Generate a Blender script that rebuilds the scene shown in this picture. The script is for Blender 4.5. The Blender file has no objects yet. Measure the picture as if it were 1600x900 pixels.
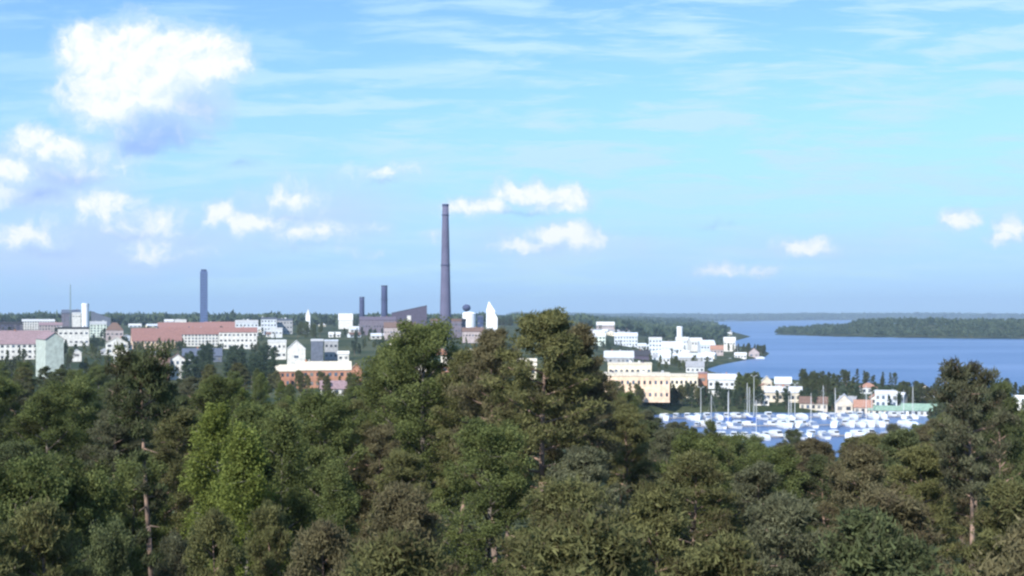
import bpy, math, random
import numpy as np
from mathutils import Vector, Matrix

R = math.radians
rng = np.random.default_rng(7)
random.seed(7)
sc = bpy.context.scene
COL = sc.collection

# ------------------------------------------------------------------ camera
F, CX, HZ, H = 1931.0, 800.0, 493.0, 60.0      # focal length, image centre, horizon row (in the 1600 px photo), eye height
cd = bpy.data.cameras.new('camera'); cam = bpy.data.objects.new('camera', cd); COL.objects.link(cam)
cam.location = (0, 0, H); cam.rotation_euler = (R(90), 0, 0)
cd.sensor_width = 36.0; cd.lens = 36.0 * F / 1600.0
cd.shift_y = (HZ - 450.0) / 1600.0
cd.clip_start = 0.5; cd.clip_end = 80000.0
sc.camera = cam

# ------------------------------------------------------------------ light
SUN = Vector((-0.48, -0.84, 0.72)).normalized()     # towards the sun
sl = bpy.data.lights.new('sun', 'SUN'); sl.energy = 5.0; sl.angle = R(0.53); sl.color = (1.0, 0.95, 0.86)
so = bpy.data.objects.new('sun', sl); COL.objects.link(so)
so.rotation_euler = SUN.to_track_quat('Z', 'Y').to_euler()
so.location = (0, 0, 120)

vs = sc.view_settings
vs.view_transform = 'Standard'; vs.look = 'None'; vs.exposure = 0.5; vs.gamma = 1.0; vs.use_curve_mapping = False
sc.render.engine = 'CYCLES'
cy = sc.cycles
cy.max_bounces = 5; cy.diffuse_bounces = 2; cy.glossy_bounces = 2; cy.transmission_bounces = 2; cy.transparent_max_bounces = 8
cy.volume_bounces = 0; cy.use_denoising = True; cy.filter_width = 2.4
cy.caustics_reflective = False; cy.caustics_refractive = False
sc.render.threads_mode = 'AUTO'

# ------------------------------------------------------------------ sky with clouds (World)
w = bpy.data.worlds.new('World'); sc.world = w; w.use_nodes = True
nt = w.node_tree; N = nt.nodes; L = nt.links; N.clear()
def nd(t, **k):
    n = N.new(t)
    for a, b in k.items(): setattr(n, a, b)
    return n
def mth(op, a, b=None, c=None, clamp=False):
    n = nd('ShaderNodeMath', operation=op, use_clamp=clamp)
    for i, v in enumerate((a, b, c)):
        if v is None: continue
        if isinstance(v, (int, float)): n.inputs[i].default_value = v
        else: L.new(v, n.inputs[i])
    return n.outputs[0]
def vmth(op, a, b=None, c=None):
    n = nd('ShaderNodeVectorMath', operation=op)
    for i, v in enumerate((a, b, c)):
        if v is None: continue
        if isinstance(v, (tuple, list)): n.inputs[i].default_value = v
        else: L.new(v, n.inputs[i])
    return n
def sstep(x, a, b):
    n = nd('ShaderNodeMapRange', interpolation_type='SMOOTHSTEP')
    L.new(x, n.inputs[0]); n.inputs[1].default_value = a; n.inputs[2].default_value = b
    return n.outputs[0]
def mixc(f, a, b):
    n = nd('ShaderNodeMix', data_type='RGBA')
    if isinstance(f, (int, float)): n.inputs[0].default_value = f
    else: L.new(f, n.inputs[0])
    for i, v in ((6, a), (7, b)):
        if isinstance(v, tuple): n.inputs[i].default_value = (*v, 1)
        else: L.new(v, n.inputs[i])
    return n.outputs[2]
sky = nd('ShaderNodeTexSky', sky_type='NISHITA')
sky.sun_disc = False; sky.sun_elevation = math.asin(SUN.z); sky.sun_rotation = math.atan2(SUN.x, SUN.y)
sky.air_density = 1.0; sky.dust_density = 0.2; sky.ozone_density = 2.5; sky.altitude = 60
tc = nd('ShaderNodeTexCoord')
sep = nd('ShaderNodeSeparateXYZ'); L.new(tc.outputs['Generated'], sep.inputs[0])
yy = mth('MAXIMUM', sep.outputs[1], 0.02)
cmb = nd('ShaderNodeCombineXYZ')
L.new(mth('DIVIDE', sep.outputs[0], yy), cmb.inputs[0]); L.new(mth('DIVIDE', sep.outputs[2], yy), cmb.inputs[1])
P0 = cmb.outputs[0]
def noise(vec, scale, detail=6, rough=.55, w=0.0, dist=0.0):
    n = nd('ShaderNodeTexNoise', noise_dimensions='4D'); L.new(vec, n.inputs['Vector'])
    n.inputs['W'].default_value = w; n.inputs['Scale'].default_value = scale
    n.inputs['Detail'].default_value = detail; n.inputs['Roughness'].default_value = rough
    n.inputs['Distortion'].default_value = dist
    return n
mp3 = nd('ShaderNodeMapping'); L.new(P0, mp3.inputs[0]); mp3.inputs['Scale'].default_value = (.45, 1, 1)
nz = noise(P0, 26, 5, .6, 1.3)
warp = vmth('MULTIPLY_ADD', nz.outputs['Color'], (.044, .034, 0), None)
off = vmth('ADD', P0, (-.022, -.017, 0)).outputs[0]
L.new(off, warp.inputs[2]); P1 = warp.outputs[0]
def blobs(pt, lst, soft):
    """falloff field of cloud puffs and painted cloud shade at sky directions: cx, cy, rx, ry (photo pixels), strength"""
    acc = None
    for cx, cyy, rx, ry, s in lst:
        if lst is CL and rx < 60 or rx < 30: rx, ry = rx * 1.5, ry * 1.45
        u, v = (cx - CX) / F, (HZ - cyy) / F
        sx, sy = F / rx, F / ry
        m = vmth('MULTIPLY_ADD', pt, (sx, sy, 0), (-u * sx, -v * sy, 0))
        ln = nd('ShaderNodeVectorMath', operation='LENGTH'); L.new(m.outputs[0], ln.inputs[0])
        f = mth('MULTIPLY', mth('SUBTRACT', 1.0 + soft, ln.outputs[1]), s)
        acc = f if acc is None else mth('SMOOTH_MAX', acc, f, 0.15)
    return acc
CL = [(145, 78, 62, 42, 1.1), (205, 85, 85, 60, 1.3), (285, 98, 90, 62, 1.2), (345, 92, 62, 40, 1), (195, 140, 98, 76, 1.15), (270, 150, 95, 66, 1.0),
      (60, 215, 30, 18, 1), (95, 238, 60, 30, .75), (15, 268, 34, 20, .8), (160, 255, 55, 22, .5), (0, 300, 25, 14, .7),
      (160, 325, 50, 24, .8), (245, 342, 36, 18, .75), (35, 368, 55, 22, .7), (232, 390, 34, 16, .8), (345, 335, 26, 18, 1), (388, 345, 34, 15, .95),
      (455, 305, 45, 22, .6), (495, 358, 48, 15, .7), (600, 268, 52, 14, .5), (745, 322, 48, 14, .85), (825, 302, 62, 22, 1), (878, 312, 36, 16, 1),
      (882, 373, 44, 18, 1), (812, 388, 40, 11, .8), (1255, 385, 30, 12, 1), (1118, 420, 34, 10, .8), (1190, 424, 20, 8, .65), (1497, 342, 24, 13, .85),
      (1578, 356, 26, 14, .8), (1566, 376, 26, 10, .7), (592, 355, 22, 7, .45), (680, 370, 16, 10, .5), (120, 262, 80, 28, .5), (205, 355, 90, 22, .45), (430, 350, 90, 26, .5), (45, 235, 60, 32, .5), (290, 395, 70, 14, .4), (560, 390, 60, 10, .35)]
SH = [(245, 205, 110, 50, 1.3), (310, 170, 75, 50, 1), (215, 228, 70, 30, 1.2), (110, 275, 80, 30, .8), (60, 305, 60, 20, .7), (60, 395, 90, 16, .5), (200, 365, 70, 14, .5), (450, 335, 60, 12, .4),
      (810, 334, 85, 10, .6), (860, 392, 70, 8, .5), (600, 283, 45, 8, .5), (375, 258, 38, 14, .5), (1110, 352, 66, 12, .35), (480, 385, 140, 16, .3)]  # bluish shade under the clouds, painted into the sky colour
nb2 = noise(mp3.outputs[0], 22, 5, .6, 7.7).outputs[0]
bl = blobs(P1, CL, .34)
nb = noise(P1, 70, 6, .62, 4.1).outputs[0]
dens = mth('ADD', bl, mth('MULTIPLY', mth('SUBTRACT', nb, .5), .75))
offs = vmth('ADD', P1, (-.007, .008, 0)).outputs[0]
painted_relief = mth('MULTIPLY', mth('SUBTRACT', nb, noise(offs, 70, 6, .62, 4.1).outputs[0]), 2.2)  # sunlit upper-left sides of the puffs, painted into the cloud colour
cmask = sstep(dens, -.02, .80)
sh = sstep(mth('ADD', blobs(P1, SH, .0), mth('MULTIPLY', mth('SUBTRACT', nb, .5), .8)), 0.0, .95)
# thin high streaks
mp = nd('ShaderNodeMapping'); L.new(P0, mp.inputs[0]); mp.inputs['Rotation'].default_value = (0, 0, R(11)); mp.inputs['Scale'].default_value = (1.0, 7.5, 1)
st = noise(mp.outputs[0], 9.0, 7, .6, 2.2, .5).outputs[0]
mp2 = nd('ShaderNodeMapping'); L.new(P0, mp2.inputs[0]); mp2.inputs['Rotation'].default_value = (0, 0, R(6)); mp2.inputs['Scale'].default_value = (1.0, 3.2, 1)
st2 = noise(mp2.outputs[0], 2.3, 3, .5, 9.2, .2).outputs[0]
cir = mth('MULTIPLY', sstep(st, .42, .64), mth('MULTIPLY_ADD', sstep(st2, .32, .60), .55, .45))
veil = sstep(blobs(P0, [(1000, 235, 480, 120, 1), (640, 200, 330, 75, .8), (850, 420, 900, 90, .6)], 0), 0.0, 1.1)
cir = mth('ADD', mth('MULTIPLY', cir, 1.0), mth('MULTIPLY', veil, mth('ADD', mth('MULTIPLY', st, 4.4), -1.95)), clamp=True)
up = sstep(sep.outputs[2], .0, .04)
cir = mth('MULTIPLY', cir, up)
tint = vmth('MULTIPLY', sky.outputs[0], (0.76, 1.0, 1.34)).outputs[0]
SKY = 0.118
def sk(c): return tuple(v / SKY * .70 for v in c)
low = sstep(sep.outputs[2], .24, .0)
tint = mixc(mth('MULTIPLY', low, .85), tint, sk((.38, .65, 1.04)))
lil = sstep(mth('ADD', blobs(P1, [(140, 385, 420, 75, 1.2), (470, 335, 240, 80, 1), (60, 290, 220, 110, 1.1), (830, 385, 220, 50, .7), (1150, 390, 500, 40, .5)], 0), mth('MULTIPLY', mth('SUBTRACT', nb2, .5), 1.3)), -.05, 1.0)
c1 = mixc(cir, tint, sk((.58, .88, 1.06)))
c1 = mixc(mth('MULTIPLY', lil, .75), c1, sk((.60, .76, 1.06)))
c2 = mixc(mth('MULTIPLY', sh, .75), c1, sk((.30, .47, 1.0)))
gl = sstep(blobs(P1, [(320, 155, 90, 50, 1.1), (255, 190, 110, 40, 1.1), (850, 322, 80, 9, .6), (150, 255, 60, 18, .6)], 0), 0, 1)  # shaded lower cloud bodies, painted as a greyer puff colour
puff = mixc(mth('ADD', mth('SUBTRACT', sstep(dens, .1, 1.1), mth('MULTIPLY', gl, .75)), painted_relief, clamp=True), sk((.62, .84, 1.06)), sk((1.06, 1.10, 1.12)))
c3 = mixc(mth('MULTIPLY', cmask, mth('SUBTRACT', 1.0, mth('MULTIPLY', sh, .42))), c2, puff)
bg = nd('ShaderNodeBackground'); L.new(c3, bg.inputs[0]); bg.inputs[1].default_value = SKY
wo = nd('ShaderNodeOutputWorld'); L.new(bg.outputs[0], wo.inputs[0])
w.cycles.sampling_method = 'MANUAL'; w.cycles.sample_map_resolution = 512

# ------------------------------------------------------------------ materials
MATS = {}
def pmat(name, color, rough=.8, var=.12, scale=1.0, metal=0.0, spec=.3, bump=0.0, col2=None):
    """principled material: base colour broken up by two noises"""
    if name in MATS: return MATS[name]
    m = bpy.data.materials.new(name); m.use_nodes = True; t = m.node_tree
    b = t.nodes['Principled BSDF']; b.inputs['Roughness'].default_value = rough; b.inputs['Metallic'].default_value = metal
    b.inputs['Specular IOR Level'].default_value = spec
    co = t.nodes.new('ShaderNodeTexCoord'); n = t.nodes.new('ShaderNodeTexNoise')
    t.links.new(co.outputs['Object'], n.inputs['Vector']); n.inputs['Scale'].default_value = scale; n.inputs['Detail'].default_value = 5
    r = t.nodes.new('ShaderNodeValToRGB'); t.links.new(n.outputs[0], r.inputs[0])
    a = col2 if col2 else tuple(c * (1 - var) for c in color)
    r.color_ramp.elements[0].position = .35; r.color_ramp.elements[0].color = (*a, 1)
    r.color_ramp.elements[1].position = .65; r.color_ramp.elements[1].color = (*[min(1, c * (1 + var * .6)) for c in color], 1)
    t.links.new(r.outputs[0], b.inputs['Base Color'])
    if bump:
        bp = t.nodes.new('ShaderNodeBump'); bp.inputs['Strength'].default_value = bump; t.links.new(n.outputs[0], bp.inputs['Height'])
        t.links.new(bp.outputs[0], b.inputs['Normal'])
    MATS[name] = m
    return m
def leafmat(name, c_dark, c_mid, c_light, rnd=.25):
    """foliage: colour varies clump by clump (attribute), by noise and by tree; part of the light passes through"""
    if name in MATS: return MATS[name]
    m = bpy.data.materials.new(name); m.use_nodes = True; t = m.node_tree; t.nodes.clear()
    at = t.nodes.new('ShaderNodeAttribute'); at.attribute_name = 'tone'
    oi = t.nodes.new('ShaderNodeObjectInfo')
    ad = t.nodes.new('ShaderNodeMath'); ad.operation = 'MULTIPLY_ADD'
    t.links.new(oi.outputs['Random'], ad.inputs[0]); ad.inputs[1].default_value = rnd; t.links.new(at.outputs['Fac'], ad.inputs[2])
    r = t.nodes.new('ShaderNodeValToRGB'); t.links.new(ad.outputs[0], r.inputs[0])
    e = r.color_ramp.elements; e[0].position = .05; e[0].color = (*c_dark, 1); e[1].position = 1.1 if False else 1.0; e[1].color = (*c_light, 1)
    x = e.new(.55); x.color = (*c_mid, 1)
    d = t.nodes.new('ShaderNodeBsdfDiffuse'); tr = t.nodes.new('ShaderNodeBsdfTranslucent')
    t.links.new(r.outputs[0], d.inputs[0]); t.links.new(r.outputs[0], tr.inputs[0])
    mx = t.nodes.new('ShaderNodeMixShader'); mx.inputs[0].default_value = .36
    t.links.new(d.outputs[0], mx.inputs[1]); t.links.new(tr.outputs[0], mx.inputs[2])
    o = t.nodes.new('ShaderNodeOutputMaterial'); t.links.new(mx.outputs[0], o.inputs[0])
    MATS[name] = m
    return m
BARK = pmat('bark_pine', (.27, .18, .135), .9, .3, 3.0, bump=.5, col2=(.13, .10, .085))
BARKG = pmat('bark_grey', (.16, .14, .12), .9, .4, 3.0, bump=.5, col2=(.07, .06, .05))
BARKW = pmat('bark_birch', (.24, .22, .19), .8, .3, 4.0, bump=.3, col2=(.08, .07, .06))
LEAF = dict(
    dark=leafmat('needles_dark', (.055, .052, .035), (.095, .115, .055), (.15, .172, .078)),
    olive=leafmat('needles_olive', (.075, .062, .035), (.135, .140, .060), (.21, .205, .088)),
    brown=leafmat('needles_brownish', (.085, .066, .045), (.145, .130, .072), (.215, .192, .105)),
    grey=leafmat('needles_greyish', (.070, .064, .045), (.125, .132, .078), (.19, .195, .118)),
    green=leafmat('leaves_green', (.060, .062, .028), (.120, .148, .054), (.19, .215, .082)),
    bright=leafmat('leaves_bright', (.085, .100, .026), (.155, .188, .048), (.225, .262, .078)),
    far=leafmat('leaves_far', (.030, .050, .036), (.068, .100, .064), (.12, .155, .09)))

# ------------------------------------------------------------------ helpers
def tag(o, label=None, cat=None, group=None, kind=None):
    if label: o['label'] = label
    if cat: o['category'] = cat
    if group: o['group'] = group
    if kind: o['kind'] = kind
    return o
def empty(name, loc, rz=0):
    o = bpy.data.objects.new(name, None); o.location = loc; o.rotation_euler = (0, 0, rz); o.empty_display_size = .5
    COL.objects.link(o); return o
def link(name, me, mat=None, parent=None):
    o = bpy.data.objects.new(name, me); COL.objects.link(o)
    if mat: 
        if not me.materials: me.materials.append(mat)
        elif me.materials[0] != mat:
            o.material_slots[0].link = 'OBJECT'; o.material_slots[0].material = mat
    if parent: o.parent = parent
    return o
def npmesh(name, V, Fc, tone=None, smooth=False):
    """V (n,3); Fc (m,k) faces of equal size"""
    me = bpy.data.meshes.new(name); m, k = Fc.shape
    me.vertices.add(len(V)); me.vertices.foreach_set('co', np.asarray(V, np.float32).ravel())
    me.loops.add(m * k); me.loops.foreach_set('vertex_index', np.asarray(Fc, np.int32).ravel())
    me.polygons.add(m); me.polygons.foreach_set('loop_start', np.arange(0, m * k, k, dtype=np.int32))
    me.polygons.foreach_set('loop_total', np.full(m, k, np.int32))
    if smooth: me.polygons.foreach_set('use_smooth', np.ones(m, bool))
    me.update(calc_edges=True)
    if tone is not None:
        a = me.attributes.new('tone', 'FLOAT', 'FACE'); a.data.foreach_set('value', np.asarray(tone, np.float32))
    return me
class MB:
    def __init__(s): s.v = []; s.f = []
    def poly(s, pts):
        n = len(s.v); s.v += [tuple(p) for p in pts]; s.f.append(tuple(range(n, n + len(pts))))
    def box(s, x0, x1, y0, y1, z0, z1):
        n = len(s.v)
        s.v += [(x0, y0, z0), (x1, y0, z0), (x1, y1, z0), (x0, y1, z0), (x0, y0, z1), (x1, y0, z1), (x1, y1, z1), (x0, y1, z1)]
        s.f += [tuple(n + i for i in q) for q in ((0, 3, 2, 1), (4, 5, 6, 7), (0, 1, 5, 4), (1, 2, 6, 5), (2, 3, 7, 6), (3, 0, 4, 7))]
    def prism(s, prof, y0, y1):
        """profile (x,z) list, extruded along y"""
        n = len(s.v); k = len(prof)
        s.v += [(x, y0, z) for x, z in prof] + [(x, y1, z) for x, z in prof]
        s.f.append(tuple(n + i for i in range(k))); s.f.append(tuple(n + k + i for i in reversed(range(k))))
        for i in range(k):
            j = (i + 1) % k; s.f.append((n + i, n + k + i, n + k + j, n + j))
    def prismx(s, prof, x0, x1):
        n = len(s.v); k = len(prof)
        s.v += [(x0, y, z) for y, z in prof] + [(x1, y, z) for y, z in prof]
        s.f.append(tuple(n + i for i in reversed(range(k)))); s.f.append(tuple(n + k + i for i in range(k)))
        for i in range(k):
            j = (i + 1) % k; s.f.append((n + i, n + j, n + k + j, n + k + i))
    def lathe(s, prof, seg=20, cx=0, cy=0):
        """profile (r,z) bottom to top"""
        n = len(s.v); k = len(prof)
        for r, z in prof:
            for i in range(seg):
                a = 2 * math.pi * i / seg; s.v.append((cx + r * math.cos(a), cy + r * math.sin(a), z))
        for j in range(k - 1):
            for i in range(seg):
                i2 = (i + 1) % seg; s.f.append((n + j * seg + i, n + j * seg + i2, n + (j + 1) * seg + i2, n + (j + 1) * seg + i))
        s.f.append(tuple(n + i for i in reversed(range(seg)))); s.f.append(tuple(n + (k - 1) * seg + i for i in range(seg)))
    def tube(s, p, q, r0, r1, seg=6):
        p = Vector(p); q = Vector(q); d = (q - p).normalized(); a = d.orthogonal().normalized(); b = d.cross(a); n = len(s.v)
        for c, r in ((p, r0), (q, r1)):
            for i in range(seg):
                t = 2 * math.pi * i / seg; s.v.append(tuple(c + a * math.cos(t) * r + b * math.sin(t) * r))
        for i in range(seg):
            j = (i + 1) % seg; s.f.append((n + i, n + j, n + seg + j, n + seg + i))
        s.f.append(tuple(n + i for i in reversed(range(seg)))); s.f.append(tuple(n + seg + i for i in range(seg)))
    def mesh(s, name, smooth=False):
        me = bpy.data.meshes.new(name); me.from_pydata(s.v, [], s.f)
        if smooth:
            for p in me.polygons: p.use_smooth = True
        me.update(); return me
    def build(s, name, mat, parent=None, smooth=False):
        return link(name, s.mesh(name, smooth), mat, parent)

# ------------------------------------------------------------------ terrain
def sm(a, b, x):
    t = np.clip((x - a) / (b - a), 0, 1); return t * t * (3 - 2 * t)
def flat(px, py): d = H * F / (py - HZ); return ((px - CX) / F * d, d)
SEA = [flat(*p) for p in [(2400, 660), (1700, 634), (1600, 626), (1500, 613), (1440, 608), (1350, 602), (1250, 597), (1180, 593), (1125, 585), (1108, 577), (1130, 570),
       (1165, 563), (1198, 558), (1206, 552), (1190, 546), (1150, 541), (1146, 534), (1175, 526), (1150, 520), (1120, 515), (1085, 508.5), (1080, 504.8), (1120, 502.6),
       (1250, 500.6), (1400, 500.0), (1900, 500.0), (2600, 500.0)]]
ISL = [flat(*p) for p in [(1206, 523), (1300, 526), (1450, 528.5), (1600, 530), (1800, 533), (2300, 537), (2300, 512), (1600, 512), (1350, 514), (1215, 518)]]
BASIN = [flat(*p) for p in [(1010, 648), (1120, 644), (1260, 645), (1440, 641), (1475, 690), (1300, 722), (1150, 722), (1010, 695)]]
def pip(poly, x, y):
    ins = np.zeros(x.shape, bool); n = len(poly)
    for i in range(n):
        x0, y0 = poly[i]; x1, y1 = poly[(i + 1) % n]
        c = (y0 > y) != (y1 > y)
        with np.errstate(divide='ignore', invalid='ignore'): xi = (x1 - x0) * (y - y0) / (y1 - y0) + x0
        ins ^= c & (x < xi)
    return ins
def pdist(poly, x, y):
    d = np.full(x.shape, 1e9); n = len(poly)
    for i in range(n):
        x0, y0 = poly[i]; x1, y1 = poly[(i + 1) % n]; dx, dy = x1 - x0, y1 - y0
        t = np.clip(((x - x0) * dx + (y - y0) * dy) / (dx * dx + dy * dy), 0, 1)
        d = np.minimum(d, np.hypot(x - x0 - t * dx, y - y0 - t * dy))
    return d
def ground_h(x, y):
    x = np.asarray(x, float); y = np.asarray(y, float)
    r = np.hypot(x, y); az = np.arctan2(x, y)
    left = np.interp(r, [0, 80, 150, 300, 500, 800, 1100, 1500, 2000, 2500, 4500, 8000, 14000, 30000], [42, 40.5, 37, 31, 22, 15, 16, 22, 31, 37, 37, 38, 42, 48])
    right = np.interp(r, [0, 60, 100, 160, 220, 300, 420, 3000, 6000, 9000, 15600, 18000, 30000], [42, 40, 35, 28, 21, 13, 3, 3, 8, 22, 4, 46, 50])
    s = sm(.03, .15, az)
    h = left * (1 - s) + right * s
    h = h + np.sin(x * .013 + 1) * np.cos(y * .009) * np.minimum(r / 300, 1) * np.where(h > 5, 1.2, .2)
    far = sm(6000, 12000, r)
    h = h + far * (4 * np.sin(az * 23 + 1.3) + 3 * np.sin(az * 61 + .4) + 1.5 * np.sin(az * 140))
    for poly, dep in ((SEA, -6), (BASIN, -3)):
        ins = pip(poly, x, y); d = pdist(poly, x, y); sd = np.where(ins, -d, d)
        wd = 6 + r * .004
        k = sm(-wd, wd, sd)                              # 0 in the water, 1 on land
        h = np.where(sd < wd, dep + (np.maximum(h, 1.2) - dep) * k, h)
    ins = pip(ISL, x, y); d = pdist(ISL, x, y)
    h = np.where(ins, -2 + 4 * sm(0, 15, d) + 22 * sm(20, 420, d) * (1 + .35 * np.sin(x * .006) + .2 * np.sin(x * .017)), h)
    return h
def gz(x, y): return float(ground_h(np.array([x]), np.array([y]))[0])
azs = np.concatenate([np.linspace(-180, -40, 36)[:-1], np.linspace(-40, 40, 560), np.linspace(40, 180, 36)[1:]])
azs = np.radians(azs)
rs = np.concatenate([[0.5], np.geomspace(3, 19300, 500)])
A, RR = np.meshgrid(azs, rs)
GX, GY = RR * np.sin(A), RR * np.cos(A); GZ = ground_h(GX, GY)
na, nr = len(azs), len(rs)
idx = np.arange(na * nr).reshape(nr, na)
Fq = np.stack([idx[:-1, :-1], idx[:-1, 1:], idx[1:, 1:], idx[1:, :-1]], -1).reshape(-1, 4)
gm = bpy.data.materials.new('ground_cover'); gm.use_nodes = True
t = gm.node_tree; b = t.nodes['Principled BSDF']; b.inputs['Roughness'].default_value = .95; b.inputs['Specular IOR Level'].default_value = .1
g = t.nodes.new('ShaderNodeNewGeometry')
n1 = t.nodes.new('ShaderNodeTexNoise'); n1.inputs['Scale'].default_value = .012; n1.inputs['Detail'].default_value = 8; t.links.new(g.outputs['Position'], n1.inputs['Vector'])
n2 = t.nodes.new('ShaderNodeTexNoise'); n2.inputs['Scale'].default_value = .6; n2.inputs['Detail'].default_value = 8; t.links.new(g.outputs['Position'], n2.inputs['Vector'])
r1 = t.nodes.new('ShaderNodeValToRGB'); t.links.new(n1.outputs[0], r1.inputs[0])
e = r1.color_ramp.elements; e[0].position = .4; e[0].color = (.030, .050, .024, 1); e[1].position = .62; e[1].color = (.085, .10, .055, 1)
r2 = t.nodes.new('ShaderNodeValToRGB'); t.links.new(n2.outputs[0], r2.inputs[0])
e = r2.color_ramp.elements; e[0].position = .3; e[0].color = (.55, .5, .45, 1); e[1].position = .7; e[1].color = (1.25, 1.2, 1.1, 1)
mx = t.nodes.new('ShaderNodeMix'); mx.data_type = 'RGBA'; mx.blend_type = 'MULTIPLY'; mx.inputs[0].default_value = 1
t.links.new(r1.outputs[0], mx.inputs[6]); t.links.new(r2.outputs[0], mx.inputs[7]); t.links.new(mx.outputs[2], b.inputs['Base Color'])
gr = link('ground', npmesh('ground', np.stack([GX.ravel(), GY.ravel(), GZ.ravel()], 1), Fq, smooth=True), gm); tag(gr, kind='structure')

# water
wm = bpy.data.materials.new('lake_water'); wm.use_nodes = True; t = wm.node_tree; b = t.nodes['Principled BSDF']
b.inputs['Roughness'].default_value = .32; b.inputs['IOR'].default_value = 1.33; b.inputs['Specular IOR Level'].default_value = .28
g = t.nodes.new('ShaderNodeNewGeometry')
mpw = t.nodes.new('ShaderNodeMapping'); t.links.new(g.outputs['Position'], mpw.inputs[0]); mpw.inputs['Scale'].default_value = (.25, 1, 1)
n1 = t.nodes.new('ShaderNodeTexNoise'); n1.inputs['Scale'].default_value = .004; n1.inputs['Detail'].default_value = 6; t.links.new(mpw.outputs[0], n1.inputs['Vector'])
r1 = t.nodes.new('ShaderNodeValToRGB'); t.links.new(n1.outputs[0], r1.inputs[0])
e = r1.color_ramp.elements; e[0].position = .38; e[0].color = (.044, .105, .255, 1); e[1].position = .62; e[1].color = (.115, .185, .36, 1)
t.links.new(r1.outputs[0], b.inputs['Base Color'])
n2 = t.nodes.new('ShaderNodeTexNoise'); n2.inputs['Scale'].default_value = .5; n2.inputs['Detail'].default_value = 6; t.links.new(g.outputs['Position'], n2.inputs['Vector'])
bp = t.nodes.new('ShaderNodeBump'); bp.inputs['Strength'].default_value = 1.0; bp.inputs['Distance'].default_value = .6
t.links.new(n2.outputs[0], bp.inputs['Height']); t.links.new(bp.outputs[0], b.inputs['Normal'])
m = MB(); m.poly([(-200, 300, 0), (19000, 300, 0), (19000, 19300, 0), (-200, 19300, 0)])
tag(m.build('water', wm), kind='structure')

def ray(px, py, dmin=60, dmax=14000):
    """where the line of sight through a photo pixel meets the ground"""
    y = np.geomspace(dmin, dmax, 1500); x = (px - CX) / F * y; z = H - (py - HZ) / F * y
    k = np.nonzero(z <= np.maximum(ground_h(x, y), 0))[0]
    i = k[0] if len(k) else len(y) - 1
    return float(x[i]), float(y[i])

# ------------------------------------------------------------------ buildings
WALLS = dict(white=(.68, .67, .64), cream=(.78, .70, .55), peach=(.74, .55, .40), pink=(.42, .36, .36), brick=(.42, .21, .14), greywhite=(.62, .64, .66), bluewhite=(.60, .65, .71),
             greygreen=(.44, .50, .46), grey=(.36, .37, .39), dark=(.09, .08, .12), purple=(.17, .15, .19), slate=(.13, .15, .20), blue=(.10, .15, .30), beige=(.58, .52, .43),
             palegreen=(.62, .70, .62), brown=(.16, .10, .08), darkblue=(.05, .075, .16), lightblue=(.45, .62, .80))
ROOFS = dict(red=(.27, .145, .13), rose=(.27, .19, .21), brown=(.17, .11, .09), dark=(.05, .05, .06), white=(.60, .61, .62), grey=(.30, .31, .34), slate=(.10, .12, .17), cream=(.62, .56, .46),
             palegrey=(.52, .54, .58), orange=(.36, .20, .15), bluewhite=(.58, .63, .72), green=(.22, .33, .27), purple=(.13, .11, .15))
def wmat(c): return pmat('wall_' + c, WALLS[c], .85, .22, .35)
def rmat(c): return pmat('roof_' + c, ROOFS[c], .75, .22, .9)
GLASS = pmat('window_glass', (.045, .055, .075), .15, .3, .3, spec=.6)
DOORM = pmat('door_paint', (.12, .08, .06), .5)
winmesh = {}; wrg = np.random.default_rng(99)
GLASS2 = pmat('window_glass_curtained', (.20, .20, .20), .25, .4, .3, spec=.6); GLASS3 = pmat('window_glass_blue', (.10, .14, .20), .12, .3, .3, spec=.8)  # paler and bluer glass tones, given to windows at random
def win_me(wd, ht):
    k = (round(wd, 1), round(ht, 1))
    if k not in winmesh:
        m = MB(); m.box(-wd / 2, wd / 2, -.08, .12, 0, ht); winmesh[k] = m.mesh('window')
        winmesh[k].materials.append(GLASS)
    return winmesh[k]
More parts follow.
